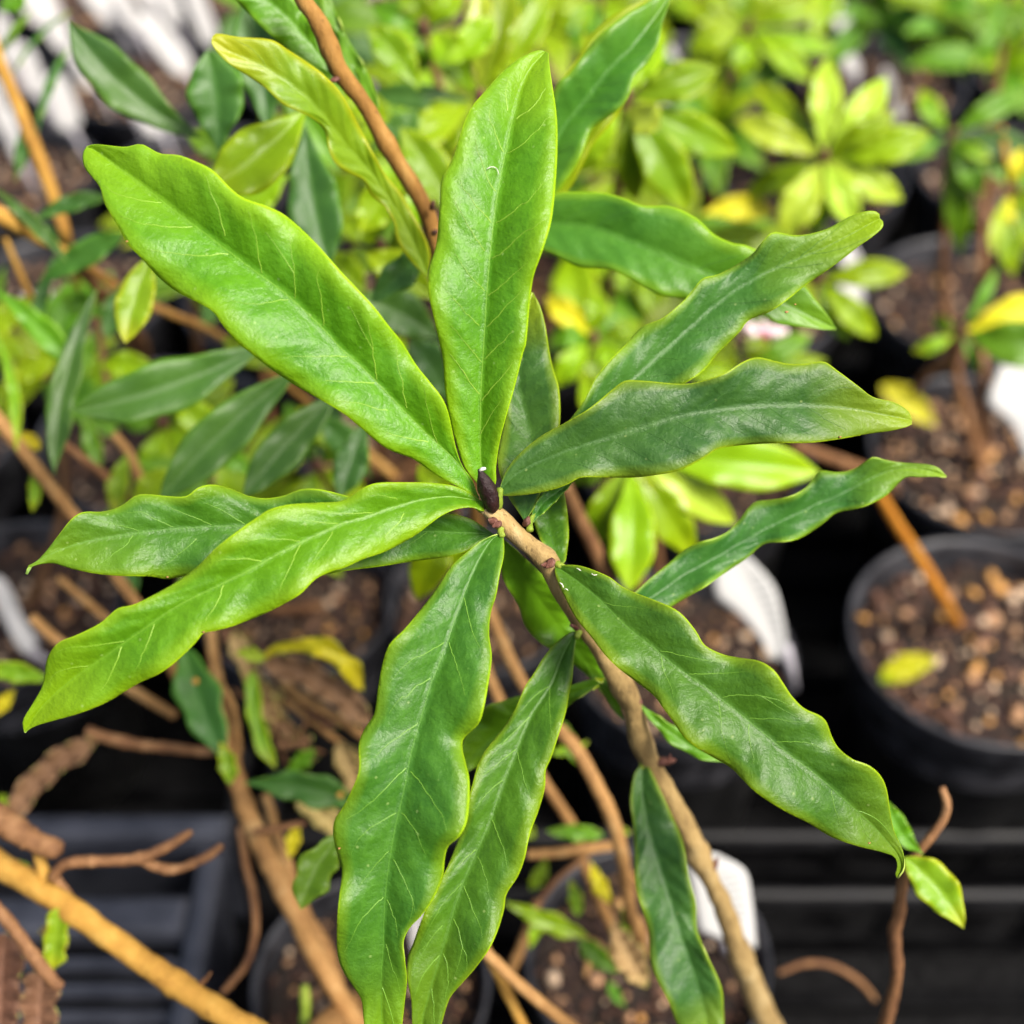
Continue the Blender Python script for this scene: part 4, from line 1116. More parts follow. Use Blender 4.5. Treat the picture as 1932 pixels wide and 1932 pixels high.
def whorl(plant, c, tones, n=8, ln=.052, el=22, tilt=(0, 0), seed=0, stem=True, sm='red'):
    """a whorl of leaves around world point c"""
    rs = random.Random(seed)
    c = Vector(c)
    rot = Matrix.Rotation(R(tilt[0]), 4, 'X') @ Matrix.Rotation(R(tilt[1]), 4, 'Y')
    a0 = rs.random() * 6.28
    for i in range(n):
        az = a0 + i * 2.4 + rs.uniform(-.2, .2)
        e = R(el + rs.uniform(-12, 12) + (28 if i % 4 == 3 else 0))
        L_ = ln * rs.uniform(.75, 1.15) * (.75 if i % 4 == 3 else 1)
        o = bpy.data.objects.new('leaf', proto_leaf(rs.choice(tones), rs.randrange(3)))
        COL.objects.link(o)
        o.parent = plant
        m = rot @ Matrix.Rotation(az, 4, 'Z') @ Matrix.Rotation(e, 4, 'X') @ Matrix.Rotation(R(rs.uniform(-15, 15)), 4, 'Y')
        o.matrix_local = Matrix.Translation(c - plant.location) @ m @ Matrix.Diagonal((L_, L_, L_, 1))
        md = o.modifiers.new('thickness', 'SOLIDIFY'); md.thickness = .007; md.offset = -1
        md.material_offset = 1; md.material_offset_rim = 2
    tube3('bud', [c - Vector((0, 0, .004)), c + Vector((0, 0, .002)), c + Vector((0, 0, .006))], [.002, .0024, .0008], BK['scar'], plant, seg=8)
    if stem:
        b = plant.location
        m1 = c.lerp(b, .45) + Vector(((c.x - b.x) * .25, (c.y - b.y) * .25, 0))
        tube3('stem', [tuple(v) for v in crom([tuple(c), tuple(m1), (b.x, b.y, b.z - .005)], 12)], np.linspace(.0016, .003, 12), BK[sm], plant, seg=9)


def tips(plant, c, lst, tone0='lime', base_off=10):
    """whorl with the leaves drawn one by one: (tip x, tip y, half width, tone[, depth offset])"""
    cx, cy, d = c
    for q in lst:
        tx, ty, ww = q[:3]
        tn = q[3] if len(q) > 3 else tone0
        dd = q[4] if len(q) > 4 else 0
        dx, dy = tx - cx, ty - cy
        ln = math.hypot(dx, dy)
        qleaf(plant, (cx + dx / ln * base_off, cy + dy / ln * base_off, d), (tx, ty, d + dd), ww, tn, bend=random.uniform(-6, 6), sag=.004, wav=.015, fold=.22, prof='obov')
    o = at(cx, cy, d)
    tube3('bud', [o, o + Vector((0, -.002, .003)), o + Vector((0, -.003, .006))], [.0018, .002, .0007], BK['scar'], plant, seg=8)
    b = plant.location
    m1 = o.lerp(b, .5) + Vector(((o.x - b.x) * .2, (o.y - b.y) * .2, 0))
    tube3('stem', [tuple(v) for v in crom([tuple(o), tuple(m1), (b.x, b.y, b.z - .005)], 12)], np.linspace(.0016, .003, 12), BK['red'], plant, seg=9)


PA = empty('daphne_plant', (.09, .52, .117), 'plant with the pale lime star shaped whorl at the upper right', 'plant')
tips(PA, (1552, 298, .53), [(1420, 154, 28, 'lime', .02), (1403, 372, 24, 'olive', .02), (1561, 108, 31, 'pale'), (1672, 145, 32, 'pale'), (1690, 212, 24, 'lime', -.01), (1756, 250, 36, 'lime', -.01),
                            (1388, 226, 31, 'pale'), (1475, 440, 38, 'pale'), (1612, 430, 30, 'pale'), (1702, 378, 32, 'pale'), (1770, 290, 16, 'mid', .01), (1540, 440, 26, 'lime', .02)])
tips(PA, (1542, 528, .54), [(1713, 512, 27, 'lime'), (1652, 636, 27, 'lime'), (1470, 600, 22, 'lime'), (1600, 640, 20, 'mid', .01), (1450, 500, 24, 'olive'), (1560, 430, 18, 'olive', .02)])
tips(PA, (1405, 700, .54), [(1530, 630, 24, 'mid'), (1330, 640, 22, 'lime'), (1290, 700, 26, 'lime'), (1330, 760, 24, 'lime'), (1440, 620, 20, 'olive'), (1560, 680, 20, 'olive'), (1500, 760, 20, 'mid')])
qleaf(PA, (1325, 405, .55), (1462, 405, .55), 26, 'yel', bend=-14, wav=.02, label='yellow leaf lying under the pale star shaped whorl')
qleaf(PA, (1320, 450, .57), (1450, 440, .57), 22, 'lime', bend=-4, wav=.02)

PB = empty('daphne_plant', (.05, .65, .117), 'lime leaved plant behind the top of the upright leaf', 'plant')
tips(PB, (1410, 55, .68), [(1300, 0, 26, 'lime'), (1330, -40, 26, 'lime'), (1400, -60, 26, 'olive'), (1562, 8, 22, 'lime'), (1580, 92, 20, 'lime'), (1530, 152, 24, 'lime'), (1402, 146, 27, 'lime'),
                           (1300, 92, 26, 'lime'), (1480, -50, 24, 'lime'), (1330, 140, 18, 'mid', .02)])
tips(PB, (1180, 190, .44), [(1356, 130, 38, 'olive'), (1395, 290, 38, 'olive', .01), (1245, 240, 34, 'pale', -.02), (1300, 400, 44, 'olive', .01), (1080, 330, 34, 'lime', .01), (1100, 60, 34, 'lime', .01),
                            (1250, 60, 30, 'lime', .01), (1200, 380, 30, 'olive', .02)], base_off=14)
tips(PB, (905, 190, .45), [(818, 58, 34, 'lime'), (904, -40, 28, 'pale', -.01), (962, -40, 34, 'olive'), (1045, -30, 32, 'lime'), (750, 275, 36, 'lime', -.01), (770, 230, 24, 'lime'), (700, 175, 26, 'deep'),
                           (1010, 120, 28, 'lime'), (790, 330, 30, 'olive', .01), (1020, 260, 30, 'olive', .01)], base_off=20)
tips(PB, (800, 60, .48), [(725, 95, 30, 'ylg'), (870, -30, 30, 'lime'), (760, -30, 30, 'olive'), (700, 10, 26, 'mid'), (790, 140, 28, 'mid', .01), (880, 110, 24, 'pale')])
tips(PB, (1130, -10, .60), [(1040, 60, 28, 'lime'), (1200, 60, 28, 'lime'), (1090, 100, 28, 'mid'), (1240, -10, 26, 'olive')])

PC = empty('daphne_plant', (.2388, .517, .117), 'darker green plant at the upper right edge, whorl above the soil filled pots', 'plant')
tips(PC, (1793, 255, .60), [(1738, 168, 22, 'ylg'), (1940, 172, 24, 'mid'), (1960, 288, 28, 'deep'), (1850, 372, 28, 'mid'), (1812, 478, 27, 'mid', .02), (1690, 288, 14, 'mid'), (1975, 352, 32, 'mid', .01), (1870, 300, 16, 'ylg', -.01)])
tips(PC, (1905, -10, .66), [(1772, 22, 18, 'mid'), (1915, 88, 24, 'mid'), (1848, 130, 19, 'mid'), (1960, 60, 20, 'mid'), (1800, -30, 20, 'lime')])
PD = empty('daphne_plant', (.2636, .645, .117), 'plant with large yellow leaf and green leaf at the right edge', 'plant')
tips(PD, (1812, 628, .57), [(1975, 560, 32, 'yel'), (2000, 655, 46, 'mid', -.01), (1722, 662, 14, 'ylg'), (1880, 505, 11, 'mid'), (1850, 700, 12, 'mid', .01), (1760, 600, 14, 'olive', .02)])
tube('stem', [(1812, 632, .575, 14), (1790, 670, .585, 18), (1750, 705, .60, 19), (1725, 738, .615, 16)], BK['red'], PD)
tube('stem', [(1850, 680, .59, 14), (1855, 730, .61, 15), (1862, 830, .66, 14)], BK['red'], PD)
tips(PD, (1905, 360, .58), [(1872, 480, 13, 'pale', -.01), (1912, 520, 26, 'lime'), (1950, 470, 22, 'ylg'), (1900, 440, 13, 'yel'), (1990, 400, 24, 'lime'), (1930, 280, 16, 'yel')])
tube('stem', [(1890, 240, .60, 10), (1898, 300, .59, 12), (1905, 360, .58, 12), (1915, 460, .6, 14)], BK['gold'], PD)

PE = empty('daphne_plant', (.0744, .388, .117), 'plant with broad lime leaves showing under the bluish right pointing leaf', 'plant')
tips(PE, (1190, 858, .43), [(1548, 892, 50, 'lime'), (1388, 988, 36, 'pale', .01), (1312, 1050, 38, 'lime', .01), (1186, 1118, 44, 'lime', -.01), (1110, 1040, 34, 'olive', .01), (1060, 900, 30, 'mid', .02),
                            (1100, 700, 34, 'lime', .01), (1240, 1000, 26, 'pale', .01)], base_off=22)
tube('stem', [(1066, 915, .40, 26), (1085, 960, .41, 27), (1115, 1020, .42, 28), (1142, 1085, .43, 26), (1165, 1180, .46, 24), (1230, 1250, .54, 20)], BK['red'], PE, seed=4)
tips(PE, (1120, 640, .50), [(1030, 560, 24, 'yel'), (1130, 548, 24, 'lime'), (1160, 700, 24, 'lime'), (1050, 730, 26, 'lime'), (1210, 610, 20, 'olive'), (1040, 640, 24, 'mid'), (1120, 760, 26, 'olive')])
tips(PE, (1235, 780, .50), [(1150, 820, 26, 'lime'), (1280, 880, 28, 'lime'), (1330, 800, 26, 'olive'), (1240, 700, 26, 'lime')])

PF = empty('daphne_plant', (-.05, .53, .117), 'lime green plant deep between the left stems and the centre', 'plant')
tips(PF, (310, 800, .50), [(335, 930, 28, 'lime'), (268, 900, 24, 'lime'), (230, 800, 20, 'mid'), (440, 715, 34, 'olive'), (420, 790, 28, 'mid'), (380, 870, 26, 'lime'), (280, 745, 12, 'lime'), (390, 960, 24, 'mid')])
tips(PF, (600, 880, .46), [(520, 800, 24, 'deep'), (560, 960, 22, 'ylg'), (680, 830, 28, 'mid'), (690, 930, 26, 'lime'), (540, 760, 24, 'mid', .02), (640, 760, 26, 'deep', .01)])
tips(PF, (860, 960, .40), [(788, 1132, 38, 'lime', .01), (790, 875, 30, 'lime'), (880, 1090, 30, 'lime', .02), (760, 990, 24, 'mid', .02)])
tips(PF, (720, 470, .44), [(640, 410, 28, 'lime'), (650, 500, 28, 'olive'), (760, 560, 28, 'lime'), (800, 500, 24, 'mid'), (700, 370, 26, 'mid'), (790, 430, 22, 'ylg')])
tips(PF, (690, 700, .46), [(760, 640, 26, 'lime'), (740, 770, 26, 'deep'), (800, 690, 30, 'mid'), (620, 640, 24, 'lime'), (640, 740, 26, 'mid')])

# rear whorls: real rosettes standing over the rear pots
rr = random.Random(5)
RL = ['blurred plant behind the brown stem at the top edge', 'lime plant in the gap between brown stem and broad upper left leaf', 'lime plant close behind the tip half of the upright leaf',
      'green plant just right of the middle of the upright leaf', 'olive plant between the wide right pointing leaf and the pale whorl', 
      'dark green far plant at the top, left of the upper right corner plants', 'olive far plant above the pale star whorl, right side', 'green far plant at the top near the right corner', 'green far plant at the right edge near the top',
      'lime far plant behind the tip of the large two toned leaf', 'lime plant at the foot of the large two toned leaf', 'lime plant left of the tip of the upright leaf', 'green plant between the brown stem end and upright leaf',
      'dark green plant right of the brown stem near the top', 'lime plant below the round top whorl, left of the pale star whorl', 'green plant over which the wide right pointing leaf reaches',
      'lime plant in the gap under the wide right pointing leaf', 'dark green plant behind the broad upper left leaf', 'green plant at the left behind the orange stems', 'green plant low at the left behind the hanging narrow leaf',
      'green plant just above the left pointing leaves', 'lime far plant above the tip of the upright leaf', 'lime far plant at the top edge above the pale star whorl']
for i, (px, py, d, tn) in enumerate(((560, 60, .62, ('mid', 'deep')), (640, 330, .60, ('lime', 'olive')), (980, 330, .62, ('lime', 'olive')), (1080, 480, .62, ('mid', 'lime')), (1250, 480, .66, ('mid', 'olive')),
                                     (1650, 40, .80, ('mid', 'deep')), (1720, 100, .82, ('olive', 'mid')), (1800, 60, .78, ('mid', 'olive')), (1880, 140, .76, ('mid', 'lime')),
                                     (1240, 30, .74, ('lime', 'olive')), (1180, 330, .66, ('lime', 'olive')), (850, 230, .64, ('lime', 'olive')), (760, 380, .62, ('mid', 'lime')), (740, 170, .66, ('mid', 'deep')),
                                     (1350, 250, .70, ('lime', 'mid')), (1360, 560, .62, ('mid', 'olive')), (1250, 640, .60, ('lime', 'mid')), (480, 560, .56, ('mid', 'deep')),
                                     (350, 480, .60, ('mid', 'ylg')), (90, 720, .52, ('mid', 'lime')), (430, 1000, .50, ('mid', 'lime')), (1010, 60, .70, ('lime', 'mid')), (1560, -20, .80, ('lime', 'olive')))):
    c = at(px, py, d)
    best = min(POTS, key=lambda q: (q[0] - c.x) ** 2 + (q[1] - c.y - .03) ** 2)
    pl = empty('daphne_plant', (best[0] + rr.uniform(-.015, .015), best[1] + rr.uniform(-.015, .015), .117),
               RL[i], 'plant', 'background plants in the rear pots')
    whorl(pl, c, tn, n=8, ln=.050, el=18, tilt=(rr.uniform(5, 30), rr.uniform(-15, 15)), seed=i, stem=True)

# ------------------------------------------------------------------ dying shrub, lower left
DP = on(700, 1850, .118)
DS = empty('dying_shrub', DP, 'dying shrub at the lower left with bare tan stems, withered leaves and a yellow leaf', 'shrub')
for i, (pts, m) in enumerate((
        ([(395, 1180, .43, 22), (410, 1280, .425, 24), (428, 1380, .42, 30), (440, 1450, .415, 34), (470, 1540, .41, 38), (505, 1620, .405, 40), (545, 1700, .40, 38), (590, 1790, .405, 36), (640, 1880, .41, 38), (690, 1960, .42, 40)], 'tan'),
        ([(500, 1500, .43, 20), (530, 1600, .425, 22), (575, 1720, .42, 24), (620, 1800, .42, 22), (660, 1932, .43, 22)], 'tan'),
        ([(-40, 1600, .37, 44), (0, 1632, .37, 46), (80, 1680, .365, 46), (160, 1735, .36, 48), (250, 1800, .355, 48), (340, 1862, .35, 50), (440, 1925, .345, 52), (560, 2000, .345, 54)], 'gold'),
        ([(-30, 1525, .36, 50), (20, 1558, .36, 48), (65, 1588, .36, 42), (100, 1600, .36, 40), (112, 1606, .36, 30)], 'red'),
        ([(72, 1600, .365, 22), (80, 1640, .366, 24), (92, 1670, .367, 26)], 'gold'),
        ([(98, 1655, .362, 20), (125, 1630, .36, 20), (190, 1624, .36, 21), (260, 1620, .36, 22), (310, 1600, .36, 20), (340, 1582, .36, 18), (360, 1570, .36, 14)], 'red'),
        ([(262, 1622, .361, 18), (310, 1640, .361, 20), (350, 1635, .361, 18), (392, 1615, .361, 18), (418, 1596, .361, 14)], 'red'),
        ([(100, 1650, .366, 18), (130, 1690, .366, 16), (160, 1740, .364, 14)], 'red'),
        ([(-20, 1700, .35, 24), (20, 1745, .35, 24), (60, 1800, .35, 25), (95, 1845, .35, 27), (115, 1862, .35, 20)], 'red'),
        ([(455, 1560, .41, 18), (462, 1620, .41, 17), (478, 1690, .41, 16), (482, 1750, .41, 15), (468, 1810, .41, 14), (440, 1850, .41, 14), (420, 1872, .41, 12)], 'red'),
        ([(165, 1380, .43, 26), (200, 1392, .43, 22), (260, 1405, .43, 20), (330, 1412, .43, 18), (400, 1420, .43, 16)], 'red'),
        ([(520, 1270, .42, 20), (560, 1310, .42, 22), (620, 1345, .42, 20), (680, 1385, .42, 18), (720, 1410, .42, 18)], 'tan'),
        ([(575, 1860, .40, 18), (576, 1900, .40, 20), (574, 1960, .40, 22)], 'pet'),
        ([(480, 1570, .40, 14), (540, 1560, .40, 14), (575, 1552, .40, 10)], 'red'),
        ([(430, 1200, .44, 12), (500, 1290, .44, 13), (600, 1370, .44, 14), (690, 1440, .44, 12)], 'tan'),
        ([(440, 1300, .44, 8), (500, 1350, .44, 9), (540, 1440, .44, 8)], 'red'), ([(600, 1330, .43, 8), (560, 1400, .43, 8), (610, 1420, .43, 6)], 'red'),
        ([(452, 1420, .415, 12), (440, 1330, .415, 11), (395, 1260, .42, 8)], 'tan'), ([(540, 1700, .40, 12), (580, 1680, .40, 9), (600, 1690, .40, 5)], 'red'),
        ([(360, 1870, .35, 10), (385, 1850, .348, 9), (398, 1835, .346, 4)], 'red'), ([(620, 1480, .44, 14), (700, 1560, .44, 14), (790, 1650, .45, 12)], 'tan'))):
    tube('stem', pts, BK[m], DS, seg=14, lump=.22, seed=i + 20, n=max(30, 12 * len(pts)), knots=((.3, .12), (.62, .15)))
for ln, r_ in (((690, 1960, .42), .005), ((560, 2000, .345), .0042), ((660, 1932, .43), .003)):
    q = at(*ln)
    tube3('stem_foot', [q, q.lerp(DP, .5), DP - Vector((0, 0, .005))], [r_, r_ * 1.02, r_ * 1.1], BK['tan'], DS)
for q in (((18, 1545, .42), (185, 1398, .43), 22, 'dead', -22, 'strip', 'curled brown dead leaf arching at the lower left'),
          ((495, 1250, .41), (700, 1375, .41), 26, 'dead', -26, 'strip', 'reddish brown withered leaf under the yellow one'),
          ((440, 1190, .42), (530, 1370, .42), 20, 'tanl', 6, 'strip', None), ((420, 1180, .43), (470, 1210, .43), 24, 'dead', 6, 'ov', None),
          ((500, 1290, .42), (560, 1400, .42), 16, 'dead', 8, 'strip', None), ((560, 1310, .43), (640, 1370, .43), 14, 'dead', 8, 'strip', None),
          ((530, 1300, .425), (490, 1420, .425), 14, 'tanl', 6, 'strip', None), ((520, 1400, .42), (590, 1390, .42), 12, 'dead', 6, 'strip', None),
          ((478, 1265, .41), (520, 1450, .405), 15, 'ylg', 16, 'strip', 'bent yellow green leaf stalk'),
          ((500, 1245, .40), (445, 1232, .40), 14, 'pale', 4, 'ov', None),
          ((432, 1445, .40), (345, 1215, .41), 42, 'deep', -8, 'obov', 'dark green leaf standing beside the tan stem'),
          ((460, 1478, .395), (680, 1520, .395), 32, 'deep', -12, 'obov', 'green leaf with an orange spot pointing right'),
          ((535, 1460, .41), (592, 1412, .41), 16, 'mid', 4, 'obov', None), ((560, 1440, .42), (600, 1430, .42), 8, 'dead', 0, 'ov', None),
          ((560, 1555, .41), (545, 1620, .41), 14, 'yel', 0, 'ov', None), ((110, 1800, .38), (90, 1740, .38), 20, 'tanl', 0, 'strip', None),
          ((640, 1400, .43), (700, 1520, .43), 22, 'tanl', 4, 'strip', None), ((560, 1500, .43), (700, 1600, .43), 22, 'tanl', 4, 'strip', None),
          ((10, 1760, .37), (0, 1960, .37), 38, 'dead', 4, 'strip', None), ((80, 1830, .37), (75, 1980, .37), 34, 'dead', 4, 'strip', None),
          ((118, 1710, .36), (100, 1830, .36), 22, 'ylg', 4, 'strip', None), ((60, 1640, .375), (10, 1640, .375), 12, 'ylg', 4, 'ov', None),
          ((435, 1480, .40), (415, 1400, .40), 18, 'ylg', 4, 'ov', None), ((10, 1500, .42), (-10, 1560, .42), 16, 'ylg', 4, 'ov', None)):
    qleaf(DS, q[0], q[1], q[2], q[3], bend=q[4], prof=q[5], label=q[6], wav=.07, fold=.35)
Leaf(M=[(490, 1250), (520, 1225), (560, 1218), (600, 1218), (640, 1235), (668, 1262), (686, 1302)], L=[(490, 1250), (515, 1217), (560, 1208), (590, 1202), (625, 1204), (655, 1235), (680, 1250), (686, 1302)],
     Rr=[(490, 1250), (525, 1233), (560, 1230), (600, 1240), (630, 1255), (655, 1285), (672, 1300), (686, 1302)], dep=[.41, .40, .405], fold=.3, wave=.002, n=50, k=6, seed=40).build(DS, LM['yel'], label='crumpled yellow leaf')
# orange blister spots
for (x, y, d) in ((368, 1285, .397), (641, 1500, .388)):
    tube('leaf_spot', [(x, y, d + .001, 10), (x + 1, y, d - .0005, 14), (x + 2, y, d - .001, 4)], BK['gold'], DS, seg=10, n=6)

# middle bottom plant
MP = on(1222, 1800, .118)
MS = empty('sparse_shrub', MP, 'sparse half withered shrub at the bottom middle with tan stems and small yellow leaves', 'shrub')
for i, (pts, m) in enumerate((
        ([(900, 1100, .40, 22), (935, 1180, .40, 24), (970, 1260, .395, 25), (1020, 1340, .39, 25), (1085, 1410, .385, 26), (1130, 1490, .385, 28), (1160, 1560, .39, 28), (1178, 1640, .40, 26), (1192, 1740, .42, 24), (1200, 1790, .47, 20)], 'tan'),
        ([(905, 1230, .43, 18), (960, 1360, .43, 20), (1030, 1480, .43, 20), (1080, 1560, .435, 20), (1110, 1650, .44, 20), (1160, 1760, .46, 20)], 'tan'),
        ([(995, 1612, .42, 18), (1060, 1608, .42, 20), (1120, 1600, .42, 22), (1165, 1595, .42, 18)], 'tan'),
        ([(1100, 1620, .43, 10), (1050, 1660, .43, 10), (1010, 1710, .43, 11)], 'red'),
        ([(1015, 1700, .44, 18), (990, 1770, .445, 20), (965, 1830, .45, 18)], 'tan'),
        ([(900, 1780, .36, 22), (960, 1840, .36, 24), (1030, 1900, .36, 24), (1120, 1970, .37, 26)], 'tan'),
        ([(905, 1770, .37, 22), (950, 1860, .37, 20), (1000, 1960, .37, 22)], 'gold'),
        ([(1085, 1760, .45, 12), (1140, 1790, .45, 16), (1190, 1830, .45, 14)], 'tan'), ([(1115, 1790, .45, 12), (1105, 1840, .45, 12)], 'tan'),
        ([(1160, 1700, .43, 26), (1200, 1745, .43, 30), (1215, 1800, .44, 20)], 'tan'), ([(1195, 1690, .43, 16), (1185, 1650, .43, 12)], 'red'))):
    tube('stem', pts, BK[m], MS, seg=12, lump=.15, seed=i + 50)
for q in (((1155, 1735, .41), (1220, 1862, .41), 30, 'tanl', 4, 'obov', 'dry beige leaf'), ((1115, 1625, .42), (1152, 1705, .42), 15, 'yel', 4, 'obov', None), ((950, 1700, .43), (1110, 1768, .43), 20, 'lime', 4, 'obov', None),
          ((1140, 1575, .42), (1030, 1568, .42), 16, 'mid', 0, 'ov', None), ((1095, 1770, .43), (1165, 1835, .43), 20, 'mid', 4, 'ov', None), ((1010, 1580, .44), (960, 1560, .44), 16, 'lime', 4, 'ov', None),
          ((1000, 1680, .44), (1030, 1620, .44), 14, 'olive', 4, 'ov', None), ((1030, 1720, .43), (1000, 1790, .43), 12, 'lime', 4, 'ov', None), ((1165, 1560, .42), (1190, 1570, .42), 8, 'ylg', 4, 'ov', None),
          ((1180, 1760, .42), (1185, 1690, .42), 16, 'ylg', 4, 'ov', None), ((1090, 1730, .43), (1075, 1660, .43), 13, 'ylg', 4, 'ov', None), ((1150, 1850, .45), (1180, 1900, .45), 10, 'mid', 4, 'ov', None),
          ((1060, 1360, .42), (1100, 1450, .42), 14, 'mid', 4, 'ov', None), ((1040, 1420, .42), (1110, 1400, .42), 9, 'ylg', 4, 'ov', None)):
    qleaf(MS, q[0], q[1], q[2], q[3], bend=q[4], prof=q[5], label=q[6], wav=.06)

# right hand twig with two leaves
TP = Vector((.20, .17, .0))
TW = empty('twig_plant', (.165, .172, .117), 'thin brown twig with two small lime edged leaves at the lower right', 'twig')
tube('stem', [(1778, 1486, .335, 15), (1786, 1530, .336, 17), (1762, 1572, .337, 16), (1735, 1605, .338, 17), (1706, 1650, .34, 20), (1697, 1720, .345, 22), (1688, 1760, .348, 25), (1692, 1830, .353, 22), (1682, 1890, .36, 24), (1660, 1960, .37, 28)],
     BK['red'], TW, seg=14, lump=.2, n=60, knots=((.2, .15), (.5, .2), (.72, .2)))
q = at(1660, 1960, .37)
tube3('stem_foot', [q, q.lerp(TW.location, .5), TW.location - Vector((0, 0, .004))], [.0019, .0021, .0024], BK['red'], TW)
pot(.170, .19 - .02, .026, 'small black pot under the thin twig with two leaves', 1)
qleaf(TW, (1742, 1612, .335), (1676, 1512, .334), 20, 'mid', bend=-12, wav=.03)
qleaf(TW, (1706, 1618, .332), (1818, 1752, .328), 38, 'ylg', bend=-12, wav=.03, prof='ov')

# ------------------------------------------------------------------ sticks and fallen leaves at the right
q = on(1805, 1178, .112)
d_ = depth_of(q)
o = tube('cut_stem', [(1655, 925, .54, 20), (1690, 985, .555, 22), (1740, 1062, .575, 23), (1780, 1130, .59, 23), (1808, 1182, d_, 24)], BK['orangestick'], None, seg=14)
tag(o, 'orange brown bare stem standing slanted in the right pot', 'stem')
o = tube('cut_stem', [(1500, 838, .55, 18), (1550, 858, .56, 20), (1605, 878, .58, 22), (1660, 900, .60, 20), (1690, 930, .65, 16)], BK['red'], None, seg=14)
tag(o, 'red brown stem above the slim far right leaf, between two pots', 'stem')
d0 = depth_of(on(1715, 1268, .128))
lf = qleaf(None, (1660, 1285, d0), (1770, 1246, d0 - .004), 26, 'yelg', bend=-8, name='fallen_leaf', prof='ov', wav=.04)
tag(lf.obj, 'fallen yellow green leaf lying on the soil of the right pot', 'leaf')
d0 = depth_of(on(1715, 765, .125))
lf = qleaf(None, (1662, 728, d0 - .03), (1765, 803, d0 - .03), 26, 'yel', bend=-6, name='fallen_leaf', prof='ov', wav=.04)
tag(lf.obj, 'bright yellow leaf on the rim of the upper right pot', 'leaf')
o = tube('dry_twig', [(1470, 1835, .49, 10), (1520, 1818, .49, 12), (1570, 1822, .49, 12), (1620, 1850, .49, 12), (1650, 1885, .5, 10)], BK['red'], None, seg=10)
tag(o, 'arched dry brown twig low in the dark bottom right corner', 'twig')


# ------------------------------------------------------------------ plant tags
def strip_tag(M, L, Rr, dep, label, mat, stake=None, n=20):
    rt = empty('plant_tag', at(M[-1][0], M[-1][1], dep[-1]), label, 'plant tag', 'white plastic plant tags in the pots')
    lf = Leaf(M, L, Rr, dep, fold=0.0, bulge=.06, wave=0, n=n, k=4, quilt=0)
    lf.build(rt, mat, name='tag_plate', thick=.0007, under=False)
    if stake:
        a, b, wv = stake
        tube3('tag_stake', [a, (Vector(a) + Vector(b)) / 2, b], [wv, wv * .9, wv * .5], M_STAKE, rt, seg=6, lump=0)
    return rt


a = at(1482, 1222, .565)
strip_tag([(1385, 1040), (1415, 1100), (1445, 1160), (1472, 1240)], [(1345, 1062), (1347, 1104), (1352, 1130), (1374, 1146), (1405, 1172), (1435, 1207), (1451, 1238), (1462, 1246)],
          [(1398, 1038), (1411, 1050), (1442, 1082), (1462, 1111), (1473, 1148), (1483, 1203), (1481, 1228), (1466, 1248)], [.535, .545, .555, .565],
          'curved white plastic tag with faint grey print bending over a pot rim', M_TAG, (a, at(1500, 1300, .60), .0024))
a = at(1375, 1780, .475)
strip_tag([(1345, 1612), (1358, 1690), (1372, 1778)], [(1286, 1598), (1300, 1660), (1318, 1756)], [(1355, 1613), (1404, 1642), (1417, 1692), (1427, 1790)], [.465, .47, .475],
          'upright white tag with small grey print behind the lower stem', M_TAG, (a, on(1370, 1800, .112), .0022))
a = at(1960, 860, .62)
strip_tag([(1935, 680), (1940, 760), (1965, 870)], [(1890, 680), (1862, 752), (1868, 770), (1905, 803), (1940, 870)], [(1990, 690), (2010, 800), (1990, 870)], [.60, .605, .615],
          'white plastic tag cut by the right edge above the soil filled pots', M_TAG, (a, on(1950, 900, .112), .0024))
a = at(790, 1790, .45)
strip_tag([(790, 1720), (792, 1765), (794, 1800)], [(770, 1722), (772, 1765), (778, 1800)], [(806, 1725), (808, 1765), (808, 1800)], [.44, .445, .45],
          'white tag peeping between the two hanging leaves', M_TAGP, (a, on(800, 1830, .112), .0022))


def far_tag(x0, y0, x1, y1, hw, z, label):
    b = on(x1, y1, z)
    d1 = depth_of(b)
    dx, dy = x1 - x0, y1 - y0
    ln = math.hypot(dx, dy)
    nx, ny = -dy / ln, dx / ln
    hw *= .8
    ds = ln / 966 * TAN * d1 * .6
    d0 = d1 - ds
    pr = ((0, .35), (.12, .85), (.3, 1), (.75, 1), (.92, .8), (1, .3))
    L = [(x0 + dx * t + nx * hw * w_, y0 + dy * t + ny * hw * w_) for t, w_ in pr]
    Q = [(x0 + dx * t - nx * hw * w_, y0 + dy * t - ny * hw * w_) for t, w_ in pr]
    foot = b + Vector((.004, .012, -(z - .112)))
    return strip_tag([(x0, y0), ((x0 + x1) / 2, (y0 + y1) / 2), (x1, y1)], L, Q, [d0, (d0 + d1) / 2, d1], label, M_TAGP, (b, foot, .0018), n=10)


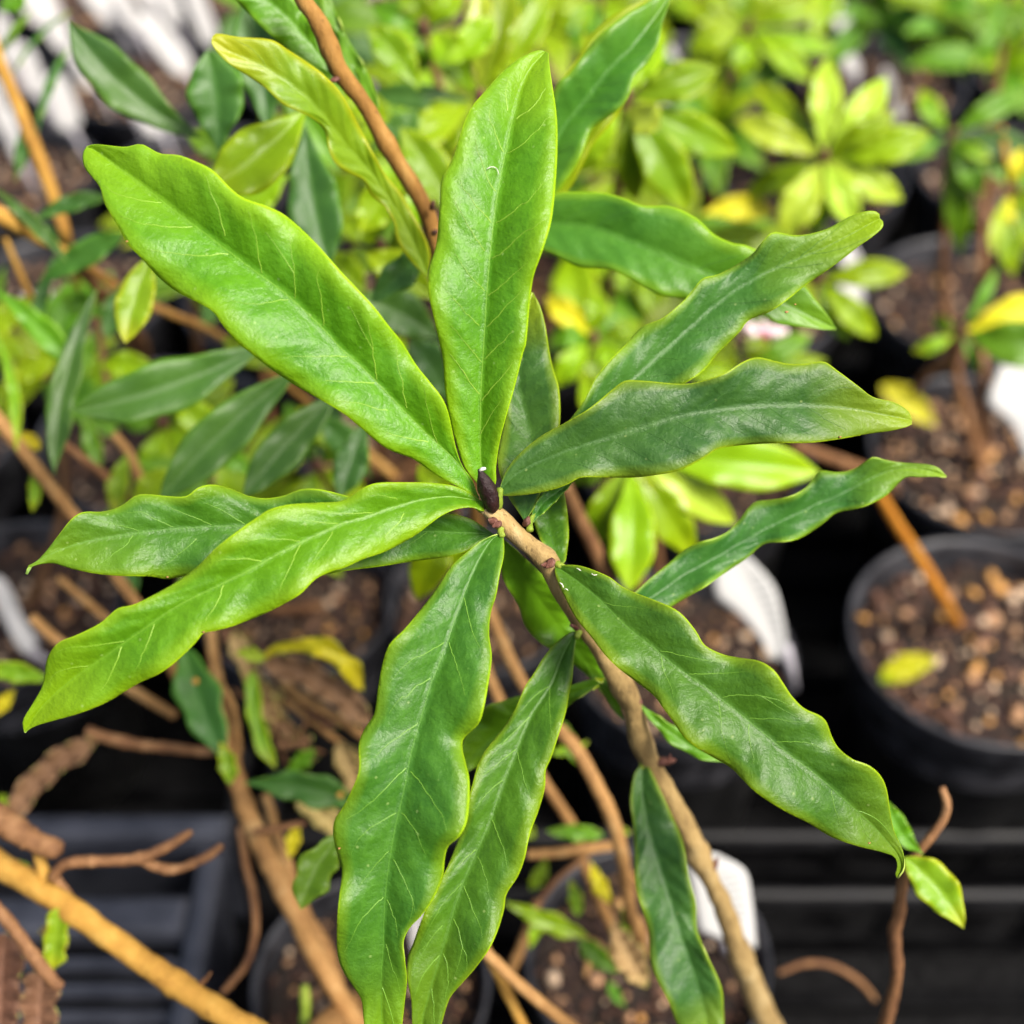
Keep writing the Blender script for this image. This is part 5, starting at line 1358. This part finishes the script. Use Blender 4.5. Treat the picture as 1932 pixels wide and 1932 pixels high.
FT = [(30, -35, 88, 48, 24), (150, -45, 228, 48, 28), (262, -40, 290, 22, 20), (300, -40, 335, 50, 22), (352, -40, 402, 88, 22), (268, 30, 358, 142, 28), (-5, 25, 28, 132, 20), (90, 30, 124, 92, 24),
      (40, 84, 76, 184, 22), (96, 140, 138, 248, 30), (136, 84, 186, 166, 26), (190, 118, 244, 200, 28), (258, 190, 306, 250, 28), (-15, 150, 12, 255, 18), (15, 205, 38, 306, 16), (634, -15, 694, 140, 24),
      (706, 5, 738, 55, 24), (1236, 70, 1272, 122, 18), (1238, 190, 1262, 222, 14), (1568, 0, 1604, 66, 18), (1592, 96, 1616, 140, 15), (220, -20, 262, 60, 18), (60, -20, 110, 20, 18),
      (1590, 462, 1612, 505, 22), (1590, 530, 1624, 562, 20), (50, 556, 80, 612, 14), (78, 545, 100, 590, 12), (20, 1160, 60, 1230, 22), (-10, 1090, 30, 1180, 22), (1670, 130, 1700, 230, 12)]
WD = ['topmost left', 'second at the top edge', 'third at the top edge', 'fourth at the top edge', 'rightmost of the left cluster', 'long one right of the dark leaf', 'at the left edge', 'beside the thin blade',
      'left of the thin blade', 'broad one above the bare soil', 'under the tip of the dark leaf', 'below the dark leaf', 'lowest one below the dark leaf', 'cut by the left edge', 'lowest at the left edge',
      'right of the brown stem at the top', 'small one right of the brown stem', 'at the right of the big two toned leaf', 'tiny one under the big two toned leaf', 'far one above the pale whorl', 'small far one just above the pale whorl',
      'between the top ones', 'small one at the top left corner', 'under the narrow right leaf', 'lower one under the narrow right leaf', 'pinkish one at the left edge', 'smaller pinkish one at the left edge',
      'in the pot at the left edge', 'leaning in the pot at the left edge', 'grey far one right of the pale whorl']
for q, wd in zip(FT, WD):
    z = .150 if q[1] < 400 else .140
    far_tag(*q, z, 'white plastic tag, ' + wd)

# pale pink flower low between the whorls
fc = at(1432, 622, .52)
fl = empty('pink_flower', fc, 'small pale pink flower cluster under the narrow right leaf', 'flower')
M_PET = simple('petal', (0.78, 0.62, 0.64), .5, .08, 200)
M_PINK = simple('petal_pink', (0.55, 0.12, 0.22), .5, .2, 200)
for i, (dx, dy, m) in enumerate(((-24, -6, M_PET), (-12, 8, M_PET), (6, -10, M_PET), (22, 2, M_PET), (36, 8, M_PET), (12, 10, M_PINK), (48, 4, M_PET))):
    tube('petal', [(1432 + dx * .4, 622 + dy * .4, .522, 8), (1432 + dx * .8, 622 + dy * .8, .519, 20), (1432 + dx * 1.1, 622 + dy * 1.1, .517, 8)], m, fl, seg=10, n=8)
